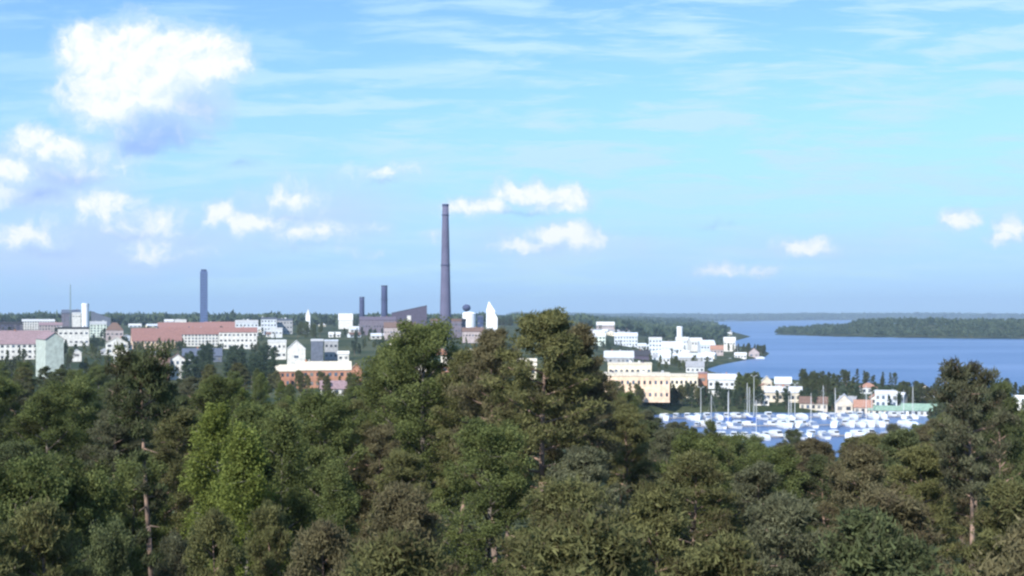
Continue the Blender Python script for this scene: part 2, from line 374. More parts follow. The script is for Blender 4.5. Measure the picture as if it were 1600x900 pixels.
def building(name, cat, label, x0, x1, pb, pe, pt, wall, roof, kind='gable', d=None, depth=12.0, rot=0.0, rows=None, cols=None, group=None, chimney=False, door=False, wfill=.5, wallmat=None):
    """front wall from photo columns x0..x1, foot row pb, eaves row pe, ridge row pt"""
    cxp = (x0 + x1) / 2
    if d is None: x, y = ray(cxp, pb)
    else: x, y = (cxp - CX) / F * d, d
    z0 = H - (pb - HZ) / F * y
    g = gz(x, y)
    if z0 < g - .8: x, y = ray(cxp, pb); z0 = H - (pb - HZ) / F * y; g = gz(x, y)
    W = (x1 - x0) / F * y; he = (pb - pe) / F * y; ht = (pb - pt) / F * y
    base = min(g, z0) - 1.0 - z0
    root = empty(name, (x, y, z0), -math.atan2(x, y) + rot); tag(root, label, cat, group)
    hw = W / 2
    m = MB(); ov = .5
    if kind == 'flat':
        m.box(-hw, hw, 0, depth, base, he); m.build('wall', wmat(wall), root)
        m = MB(); m.box(-hw - .3, hw + .3, -.3, depth + .3, he + .003, max(ht, he + .35)); m.build('roof', rmat(roof), root)
    elif kind == 'gable':       # ridge along the front
        m.prismx([(0, base), (0, he), (depth / 2, ht - .25), (depth, he), (depth, base)], -hw, hw); m.build('wall', wmat(wall), root)
        m = MB(); th = .3; k = (ht - he) / (depth / 2)
        m.prismx([(-ov, he - ov * k + .02), (depth / 2, ht + .02), (depth + ov, he - ov * k + .02), (depth + ov, he - ov * k + .02 + th), (depth / 2, ht + .02 + th), (-ov, he - ov * k + .02 + th)], -hw - ov, hw + ov)
        m.build('roof', rmat(roof), root)
    elif kind == 'front':       # gable end faces the viewer
        m.prism([(-hw, base), (hw, base), (hw, he), (0, ht - .25), (-hw, he)], 0, depth); m.build('wall', wmat(wall), root)
        m = MB(); k = (ht - he) / hw; th = .3
        m.prism([(-hw - ov, he - ov * k + .02), (0, ht + .02), (hw + ov, he - ov * k + .02), (hw + ov, he - ov * k + th), (0, ht + th), (-hw - ov, he - ov * k + th)], -ov, depth + ov)
        m.build('roof', rmat(roof), root)
    elif kind == 'hip':
        m.box(-hw, hw, 0, depth, base, he); m.build('wall', wmat(wall), root)
        m = MB(); i = min(hw * .9, depth / 2); e = he + .003
        v = [(-hw - ov, -ov, e), (hw + ov, -ov, e), (hw + ov, depth + ov, e), (-hw - ov, depth + ov, e), (-hw + i, depth / 2, ht), (hw - i, depth / 2, ht)]
        m.v = v; m.f = [(0, 3, 2, 1), (0, 1, 5, 4), (1, 2, 5), (2, 3, 4, 5), (3, 0, 4)]; m.build('roof', rmat(roof), root)
    elif kind == 'shed_up':     # one-pitch roof rising to the far side along x
        m.prism([(-hw, base), (hw, base), (hw, ht - .3), (-hw, he - .3)], 0, depth); m.build('wall', wmat(wall), root)
        m = MB(); m.prism([(-hw - .4, he - .28), (hw + .4, ht - .28), (hw + .4, ht + .2), (-hw - .4, he + .2)], -.4, depth + .4); m.build('roof', rmat(roof), root)
    if chimney:
        m = MB(); cx_ = hw * .35; top = max(ht, he); m.box(cx_ - .45, cx_ + .45, depth / 2 - .45, depth / 2 + .45, top - .6, top + 1.1); m.build('chimney', wmat('brick'), root)
    if W > 22 and kind in ('gable', 'flat'):
        for q in range(int(wrg.integers(2, 5))):
            m = MB(); vx = wrg.uniform(-.42, .42) * W; vw = wrg.uniform(.5, 1.3)
            if kind == 'gable': m.box(vx - vw / 2, vx + vw / 2, depth / 2 - .4, depth / 2 + .4, ht - .5, ht + 1.5); m.build('chimney', wmat(['brick', 'grey', 'dark'][q % 3]), root)
            else: m.box(vx - vw, vx + vw, depth * .3, depth * .3 + 2, max(ht, he + .35) + .003, max(ht, he + .35) + wrg.uniform(.8, 2.2)); m.build('roof_vent', wmat(['greywhite', 'grey', 'dark'][q % 3]), root)
    # windows on the front wall, each its own part sharing mesh data
    if rows is None: rows = max(1, int(he / 3.3)) if he > 2.6 else 0
    if cols is None: cols = max(2, min(14, int(W / 4.0)))
    if rows:
        fh = he / rows; ww = W / cols * wfill; wh = min(fh * .55, 2.2)
        me = win_me(ww, wh)
        for r_ in range(rows):
            for c in range(cols):
                if door and r_ == 0 and c == cols // 2: continue
                o = link('window', me, [None, None, None, GLASS2, GLASS3][int(wrg.integers(5))], root); o.location = (-hw + W * (c + .5) / cols, 0, fh * r_ + (fh - wh) * .5)
    if door:
        m = MB(); m.box(-.55, .55, -.06, .1, 0, 2.1); o = m.build('door', DOORM, root); o.location = (-hw + W * (cols // 2 + .5) / cols, 0, 0)
    return root
B = building
# town on the hillside, west to east
B('apartment_block', 'apartment block', 'long white block with a rose tiled roof, below the thin mast', -40, 73, 562, 537, 517, 'white', 'rose', 'gable', depth=16, rot=R(-4), rows=3)
B('apartment_house', 'apartment house', 'tall grey-green gable end standing at the end of the rose tiled roof', 72, 99, 592, 530, 520, 'greygreen', 'rose', 'front', depth=40, rot=R(10), rows=0, d=1010)
B('warehouse', 'warehouse', 'low hall with a dark flat roof at the skyline edge above the rose roof', -30, 33, 517, 507, 503, 'dark', 'dark', 'flat', d=2400, depth=40)
B('warehouse', 'warehouse', 'bright white low roof far beyond the dark flat hall', -30, 16, 505, 500, 498, 'white', 'white', 'flat', d=2900, depth=40)
B('warehouse', 'warehouse', 'long off-white hall between the dark flat hall and the thin mast', 36, 84, 516, 502, 499, 'white', 'white', 'gable', d=2450, depth=40)
B('block_of_flats', 'block of flats', 'pale purple block behind the large white house', 62, 96, 520, 508, 504, 'pink', 'rose', 'gable', d=2100, depth=18)
B('apartment_house', 'apartment house', 'large white house with dark openings under the thin mast', 92, 138, 541, 514, 511, 'white', 'dark', 'flat', d=1500, depth=18, rows=2, cols=6)
B('factory_building', 'factory building', 'dark purple stepped building at the foot of the thin mast', 97, 125, 503, 489, 484, 'purple', 'slate', 'gable', d=2600, depth=30)
B('block_of_flats', 'block of flats', 'small white block in front of the pale silo', 113, 126, 498, 491, 488, 'white', 'white', 'flat', d=2550, depth=12, rows=1, cols=3)
B('factory_building', 'factory building', 'dark building with a long sloping roof beside the pale silo', 143, 172, 503, 486, 497, 'slate', 'slate', 'shed_up', d=2650, depth=30, rows=0)
B('villa', 'villa', 'villa with a dark hipped roof between the white house and the brick-red roofs', 166, 192, 528, 516, 504, 'pink', 'brown', 'hip', d=1650, depth=16, rows=1, cols=4)
B('block_of_flats', 'block of flats', 'pale green block beyond the villa with the dark hipped roof', 141, 166, 527, 507, 502, 'palegreen', 'palegrey', 'flat', d=1950, depth=16)
B('house', 'house', 'white house with a curved-looking roof edge below the dark hipped villa', 166, 199, 553, 536, 527, 'white', 'cream', 'front', depth=14, d=1250, rows=2, cols=3, chimney=True)
B('house', 'house', 'little white house just below the white gabled house in the trees', 178, 194, 565, 552, 547, 'white', 'cream', 'gable', d=1120, depth=9, rows=1, cols=2)
B('house', 'house', 'tiny white house in dark trees beside the grey-green gable end', 113, 127, 559, 551, 546, 'white', 'white', 'front', d=1150, depth=8, rows=1, cols=1)
B('apartment_block', 'apartment block', 'block with a broad brick-red roof, partly behind a round tree', 208, 283, 545, 532, 513, 'peach', 'red', 'gable', d=1500, depth=20, rot=R(5))
B('apartment_block', 'apartment block', 'far row with a long red roof near the dark blue tower', 248, 318, 525, 514, 504, 'pink', 'red', 'gable', d=2000, depth=18)
B('apartment_block', 'apartment block', 'far row with a red roof just beyond the dark blue tower', 320, 372, 522, 513, 503, 'pink', 'red', 'gable', d=2050, depth=18)
B('apartment_block', 'apartment block', 'long white facade under a red roof below the dark blue tower', 283, 341, 540, 522, 512, 'white', 'red', 'gable', d=1480, depth=15, rot=R(6))
B('apartment_block', 'apartment block', 'broad white block with brown-shaded windows beside the red roofed white facade', 343, 401, 545, 519, 512, 'white', 'red', 'gable', d=1430, depth=15, rows=3, cols=9)
B('block_of_flats', 'block of flats', 'lilac block rising behind the broad white block', 368, 403, 525, 505, 500, 'bluewhite', 'palegrey', 'flat', d=1900, depth=16, rows=3, cols=6)
B('warehouse', 'warehouse', 'small bright white hall on the skyline before the dark blue tower', 257, 271, 510, 502, 499, 'white', 'white', 'gable', d=2700, depth=20, rows=0)
B('warehouse', 'warehouse', 'bright white hall on the skyline touching the foot of the dark blue tower', 273, 291, 509, 501, 499, 'white', 'white', 'flat', d=2650, depth=20, rows=0)
B('house', 'house', 'white fronted house among the trees in line under the dark blue tower', 266, 289, 590, 562, 553, 'white', 'brown', 'front', depth=16, rows=3, cols=3, d=860)
B('annex', 'annex', 'low pale annex beside the white fronted house in the trees', 291, 302, 588, 564, 562, 'palegreen', 'palegrey', 'flat', depth=8, rows=2, cols=1, d=865)
B('house', 'house', 'brown house with a wide brown roof beside the white fronted house', 222, 264, 586, 571, 557, 'brown', 'brown', 'gable', depth=12, d=850, rows=1, cols=5)
B('hall', 'hall', 'hall with a dark slate roof below the long white facade', 286, 346, 566, 556, 545, 'slate', 'slate', 'gable', depth=22, d=1150, rows=1)
B('office_block', 'office block', 'blue-grey office block with rows of dark windows past the lilac block', 408, 432, 523, 499, 496, 'bluewhite', 'slate', 'flat', d=2000, depth=16, rows=4, cols=5)
B('office_block', 'office block', 'slate blue block with light window rows next to the blue-grey office block', 433, 457, 522, 501, 498, 'grey', 'slate', 'flat', d=2060, depth=16, rows=3, cols=5)
B('office_block', 'office block', 'low white block in front of the two blue-grey office blocks', 424, 441, 526, 514, 512, 'greywhite', 'white', 'flat', d=1800, depth=12, rows=1, cols=3)
B('apartment_house', 'apartment house', 'white house with a dark window gap next to the big white gable', 419, 447, 561, 535, 531, 'white', 'white', 'flat', d=1180, depth=14, rows=2, cols=4)
B('house', 'house', 'tall white gable end with one dark window above the long brick building', 449, 477, 570, 545, 532, 'white', 'white', 'front', d=1120, depth=16, rows=1, cols=1, wfill=.25)
B('storage_block', 'storage block', 'dark teal grey block between the white gable and the trees', 486, 505, 565, 533, 530, 'slate', 'palegrey', 'flat', d=1200, depth=14, rows=0)
B('storage_block', 'storage block', 'light blue-grey block right against the dark teal block', 507, 528, 563, 533, 531, 'grey', 'bluewhite', 'flat', d=1260, depth=14, rows=2, cols=3)
B('house', 'house', 'small white house in front of the light blue-grey storage block', 528, 545, 565, 553, 549, 'white', 'white', 'gable', d=1100, depth=8, rows=1, cols=2)
B('brick_building', 'brick building', 'long brick building with a cream roof in the middle of the town side', 464, 548, 606, 578, 566, 'brick', 'cream', 'gable', depth=16, d=900, rows=2, cols=9)
B('brick_building', 'brick building', 'short brick wing with a pale roof next to the long brick building', 430, 461, 604, 580, 571, 'brick', 'cream', 'gable', depth=13, d=880, rows=2, cols=4)
B('brick_building', 'brick building', 'red-brown gable end leaning into the round green trees', 548, 566, 603, 578, 569, 'brick', 'orange', 'front', depth=14, d=870, rows=1, cols=1)
B('house', 'house', 'low house with a pink roof before the long brick building', 501, 541, 619, 607, 596, 'white', 'rose', 'gable', depth=9, d=800, rows=1, cols=4)
B('brick_building', 'brick building', 'brick rowhouse seen through branches under the tall chimney', 690, 735, 596, 571, 558, 'brick', 'cream', 'gable', depth=13, d=840, rows=2, cols=4)
B('house', 'house', 'pale plastered house half hidden by the round green crown', 636, 674, 597, 580, 570, 'beige', 'cream', 'gable', depth=12, d=830, rows=1, cols=4)
B('house', 'house', 'small cream house on the town side of the brick-red house', 728, 742, 561, 549, 545, 'cream', 'cream', 'front', depth=9, d=1050, rows=0)
B('house', 'house', 'brick-red house in the branches below the white pointed tower', 744, 768, 590, 568, 555, 'brick', 'orange', 'front', depth=12, d=900, rows=1, cols=2)
B('house', 'house', 'cream house glimpsed through the highest round crown', 808, 838, 590, 571, 561, 'cream', 'cream', 'gable', depth=12, d=860, rows=1, cols=3)
# skyline works
B('warehouse', 'warehouse', 'bright white roofed hall just before the shorter chimney', 529, 551, 509, 500, 490, 'white', 'white', 'gable', d=2300, depth=24, rows=0)
B('factory_hall', 'factory hall', 'long dark mill hall whose roof climbs towards the tall chimney', 612, 667, 508, 489, 477, 'dark', 'dark', 'shed_up', d=2050, depth=45, rows=0)
B('factory_hall', 'factory hall', 'purple-brown shed at the foot of the pair of short chimneys', 562, 618, 520, 500, 495, 'purple', 'purple', 'gable', d=1900, depth=30, rows=1)
B('factory_hall', 'factory hall', 'mauve hall in front of the dark mill hall', 600, 650, 526, 512, 504, 'pink', 'brown', 'gable', d=1700, depth=30, rows=1)
B('factory_hall', 'factory hall', 'mauve hall around the foot of the tall chimney', 672, 728, 522, 502, 498, 'purple', 'brown', 'flat', d=1800, depth=30, rows=2)
B('factory_hall', 'factory hall', 'dusty pink low hall between the tall chimney and the white pointed tower', 722, 756, 530, 518, 512, 'pink', 'brown', 'gable', d=1620, depth=20, rows=1)
B('stair_tower', 'tower', 'small narrow white tower against the dark mill hall', 636, 642, 512, 494, 493, 'white', 'white', 'flat', d=1850, depth=6, rows=0)
B('office_block', 'office block', 'dark blue block between the white dome and the white pointed tower', 746, 755, 515, 495, 493, 'darkblue', 'slate', 'flat', d=1900, depth=12, rows=3, cols=2)
# east side of town down to the lake
B('apartment_block', 'apartment block', 'pinkish white block highest on the lake side of the great crown', 932, 960, 518, 508, 503, 'pink', 'white', 'gable', d=2600, depth=18, rows=2)
B('apartment_block', 'apartment block', 'pale green-white block next to the great crown', 920, 946, 540, 526, 521, 'palegreen', 'white', 'gable', d=1800, depth=16)
B('apartment_block', 'apartment block', 'long blue-white block below the pinkish skyline block', 960, 996, 541, 525, 520, 'bluewhite', 'bluewhite', 'gable', d=1850, depth=18, rows=3)
B('block_of_flats', 'block of flats', 'tall blue-white block of flats above the cream office block', 1014, 1034, 556, 530, 527, 'bluewhite', 'white', 'flat', d=1650, depth=14, rows=4, cols=4)
B('warehouse', 'warehouse', 'long white roofed hall joined to the tall blue-white flats', 1034, 1066, 553, 543, 534, 'bluewhite', 'white', 'gable', d=1700, depth=30, rows=1)
B('warehouse', 'warehouse', 'white harbour hall under the pale round silo', 1056, 1076, 538, 532, 527, 'bluewhite', 'white', 'gable', d=1990, depth=24, rows=1, cols=5)
B('warehouse', 'warehouse', 'white hall with a steep bright roof towards the harbour', 1080, 1099, 540, 534, 528, 'white', 'white', 'gable', d=1950, depth=24, rows=1, cols=4, rot=R(15))
B('warehouse', 'warehouse', 'second bright roofed hall towards the harbour, lilac walled', 1095, 1118, 547, 539, 532, 'bluewhite', 'bluewhite', 'gable', d=1850, depth=24, rows=1, cols=5, rot=R(12))
B('house', 'house', 'house with a rose roof at the harbour edge', 1110, 1130, 553, 546, 540, 'pink', 'orange', 'gable', d=1750, depth=14, rows=1, cols=4)
B('warehouse', 'warehouse', 'bright white hall last before the wooded headland', 1131, 1149, 541, 533, 527, 'white', 'white', 'gable', d=1960, depth=20, rows=1, cols=4)
B('boathouse', 'boathouse', 'pink boathouse on the tip of the wooded headland', 1170, 1186, 559, 551, 544, 'pink', 'rose', 'front', depth=14, rows=1, cols=2, d=1795)
B('boathouse', 'boathouse', 'low white boathouse on the headland beside the pink one', 1148, 1166, 560, 555, 551, 'white', 'white', 'gable', depth=9, rows=1, cols=4, d=1790)
B('warehouse', 'warehouse', 'grey roofed hall above the cream office block', 944, 990, 568, 559, 549, 'grey', 'palegrey', 'gable', d=1400, depth=26, rows=1)
B('warehouse', 'warehouse', 'hall with a long dark roof between two pale roofs', 984, 1016, 562, 556, 548, 'dark', 'dark', 'gable', d=1500, depth=24, rows=0)
B('house', 'house', 'light grey house above the peach facade', 1029, 1047, 567, 559, 553, 'greywhite', 'bluewhite', 'gable', d=1400, depth=12, rows=1, cols=3)
B('house', 'house', 'grey house with a dark roof near the bay shore', 1072, 1100, 583, 573, 565, 'greywhite', 'grey', 'gable', d=1230, depth=12, rows=1, cols=4)
B('warehouse', 'warehouse', 'low grey hall behind the dark roofed house by the bay', 1062, 1098, 566, 559, 552, 'grey', 'palegrey', 'gable', d=1480, depth=22, rows=0)
B('office_block', 'office block', 'cream upper storey block standing behind the long peach facade', 950, 1018, 589, 570, 567, 'cream', 'cream', 'flat', depth=18, d=1130, rows=1, cols=8)
B('office_block', 'office block', 'long peach facade with dark window bays facing the wood', 942, 1046, 626, 588, 583, 'peach', 'cream', 'flat', depth=16, d=1010, rows=2, cols=12, wfill=.42)
B('office_block', 'office block', 'cream wing with garages at the lake end of the peach facade', 1047, 1090, 622, 589, 585, 'cream', 'cream', 'flat', depth=16, d=1000, rows=2, cols=6, wfill=.55)
B('stair_tower', 'tower', 'dark rose stair tower ending the cream wing', 1091, 1105, 620, 584, 582, 'brick', 'rose', 'flat', depth=12, d=1003, rows=2, cols=1)
for i, (a, b_) in enumerate(((1040, 1060), (1075, 1094), (1108, 1126))):
    B('garage', 'garage', ['low white garage before the peach facade', 'low white garage before the cream wing', 'low white garage past the dark rose stair tower'][i], a, b_, 620, 614, 611, 'white', 'white', 'flat', depth=6, d=905, rows=1, cols=3, group='white garages in a line')
B('house', 'house', 'long pale grey house between the stair tower and the dark trees', 1107, 1156, 608, 593, 585, 'greywhite', 'palegrey', 'gable', depth=12, d=1010, rows=1)
B('house', 'house', 'pale gabled house past the tallest mast', 1190, 1206, 609, 596, 588, 'beige', 'palegrey', 'front', depth=12, d=1000, rows=1, cols=2)
B('house', 'house', 'house with a white ridge roof and rose wall past the tallest mast', 1211, 1236, 610, 599, 590, 'pink', 'bluewhite', 'gable', depth=12, d=1010, rows=1, cols=4)
B('house', 'house', 'wide beige house with a pale roof above the marina', 1196, 1252, 629, 613, 605, 'beige', 'palegrey', 'gable', depth=12, d=890, rows=1, cols=6)
B('house', 'house', 'beige house with a brown roof behind the marina masts', 1250, 1292, 641, 630, 621, 'beige', 'brown', 'gable', depth=10, d=810, rows=1, cols=5)
B('house', 'house', 'pale gabled house under the two dark spruces', 1306, 1332, 646, 630, 617, 'beige', 'palegrey', 'front', depth=12, d=800, rows=1, cols=2)
B('house', 'house', 'small house with a red-brown roof next to the pale gabled house', 1335, 1362, 647, 636, 626, 'beige', 'orange', 'gable', depth=9, d=795, rows=1, cols=3)
B('villa', 'villa', 'white two-storey villa with a bright flat roof by the lake', 1368, 1401, 636, 616, 611, 'bluewhite', 'white', 'flat', depth=12, d=850, rows=2, cols=4)
B('house', 'house', 'low yellow-white house before the two-storey villa', 1358, 1410, 648, 641, 635, 'cream', 'green', 'gable', depth=8, d=775, rows=1, cols=6)
B('house', 'house', 'long house with a green roof toward the flat-topped pine', 1410, 1462, 650, 641, 632, 'greywhite', 'green', 'gable', depth=9, d=770, rows=1, cols=6)
B('house', 'house', 'little white house on the lake shore past the flat-topped pine', 1586, 1612, 641, 627, 619, 'white', 'white', 'gable', depth=9, d=860, rows=1, cols=3)

# chimneys and towers
def shaft(name, cat, label, px, d, pb, pt, wb, wt, c, cap=None, seg=28, bands=None):
    x, y = (px - CX) / F * d, d; g = gz(x, y) - 1; top = H + (HZ - pt) / F * d; h = top - g
    rb, rt = wb / F * d / 2, wt / F * d / 2
    root = empty(name, (x, y, g)); tag(root, label, cat)
    m = MB(); prof = [(rb * 1.05, 0)] + [(rb + (rt - rb) * t ** .85, h * t) for t in np.linspace(.02, .985, 12)]
    m.lathe(prof, seg); m.build('shaft', c, root, True)
    m = MB(); m.lathe([(rt * 1.12, h * .985 + .01), (rt * 1.12, h), (rt * .7, h + .01)], seg); m.build('rim', cap or c, root)
    for t in bands or ():
        r_ = rb + (rt - rb) * t ** .85
        m = MB(); m.lathe([(r_ + .1, h * t - .6), (r_ + .9, h * t - .5), (r_ + .9, h * t + .4), (r_ + .1, h * t + .5)], seg); m.build('platform', cap or c, root)
    return root
CH = pmat('concrete_mauve', (.120, .118, .19), .9, .15, .05); CHD = pmat('concrete_darkblue', (.060, .075, .15), .9, .2, .05)
shaft('chimney', 'chimney', 'very tall tapering mauve concrete chimney in the middle of the skyline', 696, 1750, 497, 319, 20, 9.5, CH, CHD, bands=(.55, .92))
shaft('chimney', 'chimney', 'taller of the two short dark chimneys, with a thick collar top', 600.5, 1950, 500, 446, 10.5, 9.5, CHD, bands=(.72,))
shaft('chimney', 'chimney', 'shorter of the two short dark chimneys, nearer the white hall', 565.5, 2000, 500, 464, 9, 7.5, CHD)
# slab tower
d = 2100; x = (318.5 - CX) / F * d; g = gz(x, d)
root = empty('high_rise', (x, d, g), -math.atan2(x, d)); tag(root, 'slim dark blue tower standing alone on the skyline above the red roofs', 'tower')
hw = 11.5 / F * d / 2; hh = H + (HZ - 424) / F * d - g
m = MB(); m.box(-hw, hw, 0, 2 * hw, -1, hh); m.build('wall', wmat('blue'), root)
m = MB(); m.box(-hw * .75, hw * .75, .3 * hw, 1.7 * hw, hh + .003, hh + 3.5); m.build('roof', wmat('darkblue'), root)
me = win_me(1.4, 1.5)
for r_ in range(22):
    for c in range(4):
        o = link('window', me, None, root); o.location = (-hw + 2 * hw * (c + .5) / 4, 0, 4 + r_ * (hh - 6) / 22)
# thin mast
d = 2600; x = (110 - CX) / F * d; g = gz(x, d) - 1; top = H + (HZ - 440) / F * d - g
root = empty('radio_mast', (x, d, g)); tag(root, 'thin grey-green lattice mast over the dark purple building', 'mast')
MM = pmat('mast_metal', (.20, .27, .28), .6)
m = MB()
for k in range(3):
    a = k * 2.094; m.tube((1.9 * math.cos(a), 1.9 * math.sin(a), 0), (.7 * math.cos(a), .7 * math.sin(a), top * .93), .38, .28)
nst = 26
for i in range(nst):
    for k in range(3):
        a, b_ = k * 2.094, (k + 1) * 2.094; z0, z1 = top * .93 * i / nst, top * .93 * (i + 1) / nst
        q0, q1 = 1.9 - 1.2 * i / nst, 1.9 - 1.2 * (i + 1) / nst
        m.tube((q0 * math.cos(a), q0 * math.sin(a), z0), (q1 * math.cos(b_), q1 * math.sin(b_), z1), .14, .14, 4)
m.build('lattice', MM, root)
m = MB(); m.tube((0, 0, top * .92), (0, 0, top), .22, .1); m.build('antenna', MM, root)
# pale silo beside the mast
def silo(label, px, d, pt, wpx, c, dome=True, name='silo'):
    x = (px - CX) / F * d; g = gz(x, d) - 1; h = H + (HZ - pt) / F * d - g; r_ = wpx / F * d / 2
    root = empty(name, (x, d, g)); tag(root, label, name.replace('_', ' '))
    m = MB(); m.lathe([(r_, 0), (r_, h * .9)], 24); m.build('drum', c, root, False)
    m = MB(); m.lathe([(r_ * 1.03, h * .9 + .003)] + [(r_ * 1.03 * math.cos(t), h * .9 + h * .1 * math.sin(t)) for t in np.linspace(.1, 1.5, 6)], 24) if dome else m.lathe([(r_ * 1.04, h * .9 + .003), (r_ * 1.04, h)], 24)
    m.build('roof', c, root)
WH = pmat('white_render', (.80, .82, .86), .7, .05, .1)
silo('pale white silo with a flat top beside the thin mast', 133.5, 2450, 474, 11, WH, False)
silo('white domed tank between the tall chimney and the white pointed tower', 733, 1950, 487, 21, WH, True, 'storage_tank')
silo('pale round silo among white harbour halls', 1062, 2060, 510, 9, WH, False)
# ball water tower
d = 2150; x = (729 - CX) / F * d; g = gz(x, d) - 1; zc = H + (HZ - 481) / F * d - g; r_ = 13 / F * d / 2
root = empty('water_tower', (x, d, g)); tag(root, 'dark blue ball-shaped water tower beside the tall chimney', 'water tower')
m = MB(); m.lathe([(2.4, 0), (1.8, zc - r_ * .8)], 16); m.build('column', CHD, root)
m = MB(); m.lathe([(max(.05, r_ * math.sin(t)), zc - r_ * .85 * math.cos(t)) for t in np.linspace(.2, 3.1, 14)], 24); m.build('tank', CHD, root, True)
# pointed white tower (slanted blade of a building)
d = 1500; x = (768 - CX) / F * d; g = gz(x, d) - 1; s_ = d / F
root = empty('church_tower', (x, d, g), -math.atan2(x, d)); tag(root, 'white tower with a tall slanting pointed top, next to the highest crown', 'tower')
zt = lambda p: H + (HZ - p) * s_ - g
m = MB(); m.prism([(-9 * s_, 0), (8 * s_, 0), (9.5 * s_, zt(497)), (4 * s_, zt(487)), (-8 * s_, zt(487))], 0, 10); m.build('wall', WH, root)
m = MB()
a = [(-8.6 * s_, -.4), (6 * s_, -.4), (6 * s_, 10.4), (-8.6 * s_, 10.4)]; zz = zt(487) + .01; m.v = [(p[0], p[1], zz) for p in a] + [(-4.5 * s_, 4, zt(471)), (-3.2 * s_, 6, zt(471))]
m.f = [(0, 3, 2, 1), (0, 1, 4), (1, 2, 5, 4), (2, 3, 5), (3, 0, 4, 5)]; m.build('spire', WH, root)
# little church spire
d = 2300; x = (481 - CX) / F * d; g = gz(x, d) - 1; s_ = d / F
root = empty('church_tower', (x, d, g), 0); tag(root, 'tiny white church spire on the skyline above the white gable end', 'tower')
m = MB(); m.box(-4, 4, 0, 8, 0, H - g + 1 * s_); m.build('wall', WH, root)
m = MB(); zz = H - g + 1 * s_ + .01; m.v = [(-4.3, -.3, zz), (4.3, -.3, zz), (4.3, 8.3, zz), (-4.3, 8.3, zz), (0, 4, zz + 10 * s_)]; m.f = [(0, 3, 2, 1), (0, 1, 4), (1, 2, 4), (2, 3, 4), (3, 0, 4)]
m.build('spire', rmat('palegrey'), root)

# ------------------------------------------------------------------ marina
HULL = pmat('boat_white', (.64, .66, .69), .25, .04, .8, spec=.5); HULLB = pmat('boat_blue', (.07, .14, .40), .3, .1, .8); CANV = pmat('canvas_blue', (.14, .19, .30), .8); CANW = pmat('canvas_pale', (.62, .72, .80), .8)
SCR = pmat('boat_glass', (.03, .04, .06), .1, .1, 1, spec=.6); ALU = pmat('mast_alu', (.62, .64, .66), .4, .05, 1); WOODJ = pmat('jetty_wood', (.30, .27, .24), .9, .2, 2)
def hull_mesh(Ln, Bm, fb, name):
    m = MB(); secs = []
    for t in np.linspace(0, 1, 9):
        hb = Bm / 2 * (1 - max(0, (t - .45) / .55) ** 2.2) * (.9 + .1 * min(1, t * 3)) + .03; y = -Ln / 2 + Ln * t; sh_ = fb * (1 + .28 * t * t)
        secs.append([(-hb, y, sh_), (-hb * .85, y, .1), (0, y, -.35), (hb * .85, y, .1), (hb, y, sh_)])
    for s in secs: m.v += s
    for i in range(8):
        for k in range(4): a_ = i * 5 + k; m.f.append((a_, a_ + 1, a_ + 6, a_ + 5))
        a_ = i * 5; m.f.append((a_, a_ + 5, a_ + 9, a_ + 4))
    m.f.append((0, 4, 3, 2, 1)); m.f.append((40, 41, 42, 43, 44)); return m.mesh(name)
def boat_parts(kind, variant):
    if kind == 'motor':
        P = [('hull', hull_mesh(7.5, 2.7, 1.0, 'hull'), HULL)]
        m = MB(); m.prismx([(-1.3, 1.02), (2.0, 1.08), (1.2, 2.0), (-.9, 2.15), (-1.3, 2.1)], -1.0, 1.0); P.append(('cabin', m.mesh('cabin'), HULL))
        m = MB(); m.prismx([(1.38, 1.85), (1.98, 1.25), (2.03, 1.27), (1.43, 1.87)], -.9, .9); P.append(('windscreen', m.mesh('windscreen'), SCR))
        m = MB(); m.prismx([(-3.6, 1.02), (-1.32, 1.02), (-1.32, 2.05), (-3.3, 1.7)], -1.1, 1.1); P.append(('canopy', m.mesh('canopy'), CANV if variant else CANW))
    else:
        P = [('hull', hull_mesh(9.5, 3.0, 1.1, 'hull'), HULL if variant == 0 else HULLB)]
        m = MB(); m.prismx([(-1.6, 1.12), (2.4, 1.25), (1.6, 1.65), (-1.6, 1.8)], -.85, .85); P.append(('cabin', m.mesh('cabin'), HULL))
        m = MB(); m.tube((0, .9, 1.2), (0, .9, 13.5), .11, .08, 8); P.append(('mast', m.mesh('mast'), ALU))
        m = MB(); m.tube((0, .9, 2.4), (0, -3.3, 2.5), .22, .16, 8); P.append(('boom', m.mesh('boom'), CANV))
        m = MB(); m.tube((0, 4.6, 1.4), (0, .9, 13.4), .02, .02, 4); m.tube((0, -4.6, 1.3), (0, .9, 13.4), .02, .02, 4); P.append(('stay', m.mesh('stay'), ALU))
    return P
BP = {(k, v): boat_parts(k, v) for k in ('motor', 'sail') for v in (0, 1)}
ORD = ['first', 'second', 'third', 'fourth', 'fifth', 'sixth', 'seventh', 'eighth', 'ninth', 'tenth', 'eleventh', 'twelfth', 'thirteenth', 'fourteenth', 'fifteenth', 'sixteenth', 'seventeenth', 'eighteenth', 'nineteenth', 'twentieth']
ORD += ['twenty-' + o for o in ORD[:9]] + ['thirtieth'] + ['thirty-' + o for o in ORD[:9]]
ROWN = ['shore jetty', 'middle jetty', 'wood jetty']
def boat(kind, v, x, y, rz, label, group, s=1.0):
    root = empty('sailboat' if kind == 'sail' else 'motorboat', (x, y, 0), rz); root.scale = (s, s, s); tag(root, label, 'boat', group)
    for n_, me, mt_ in BP[(kind, v)]: link(n_, me, mt_, root)
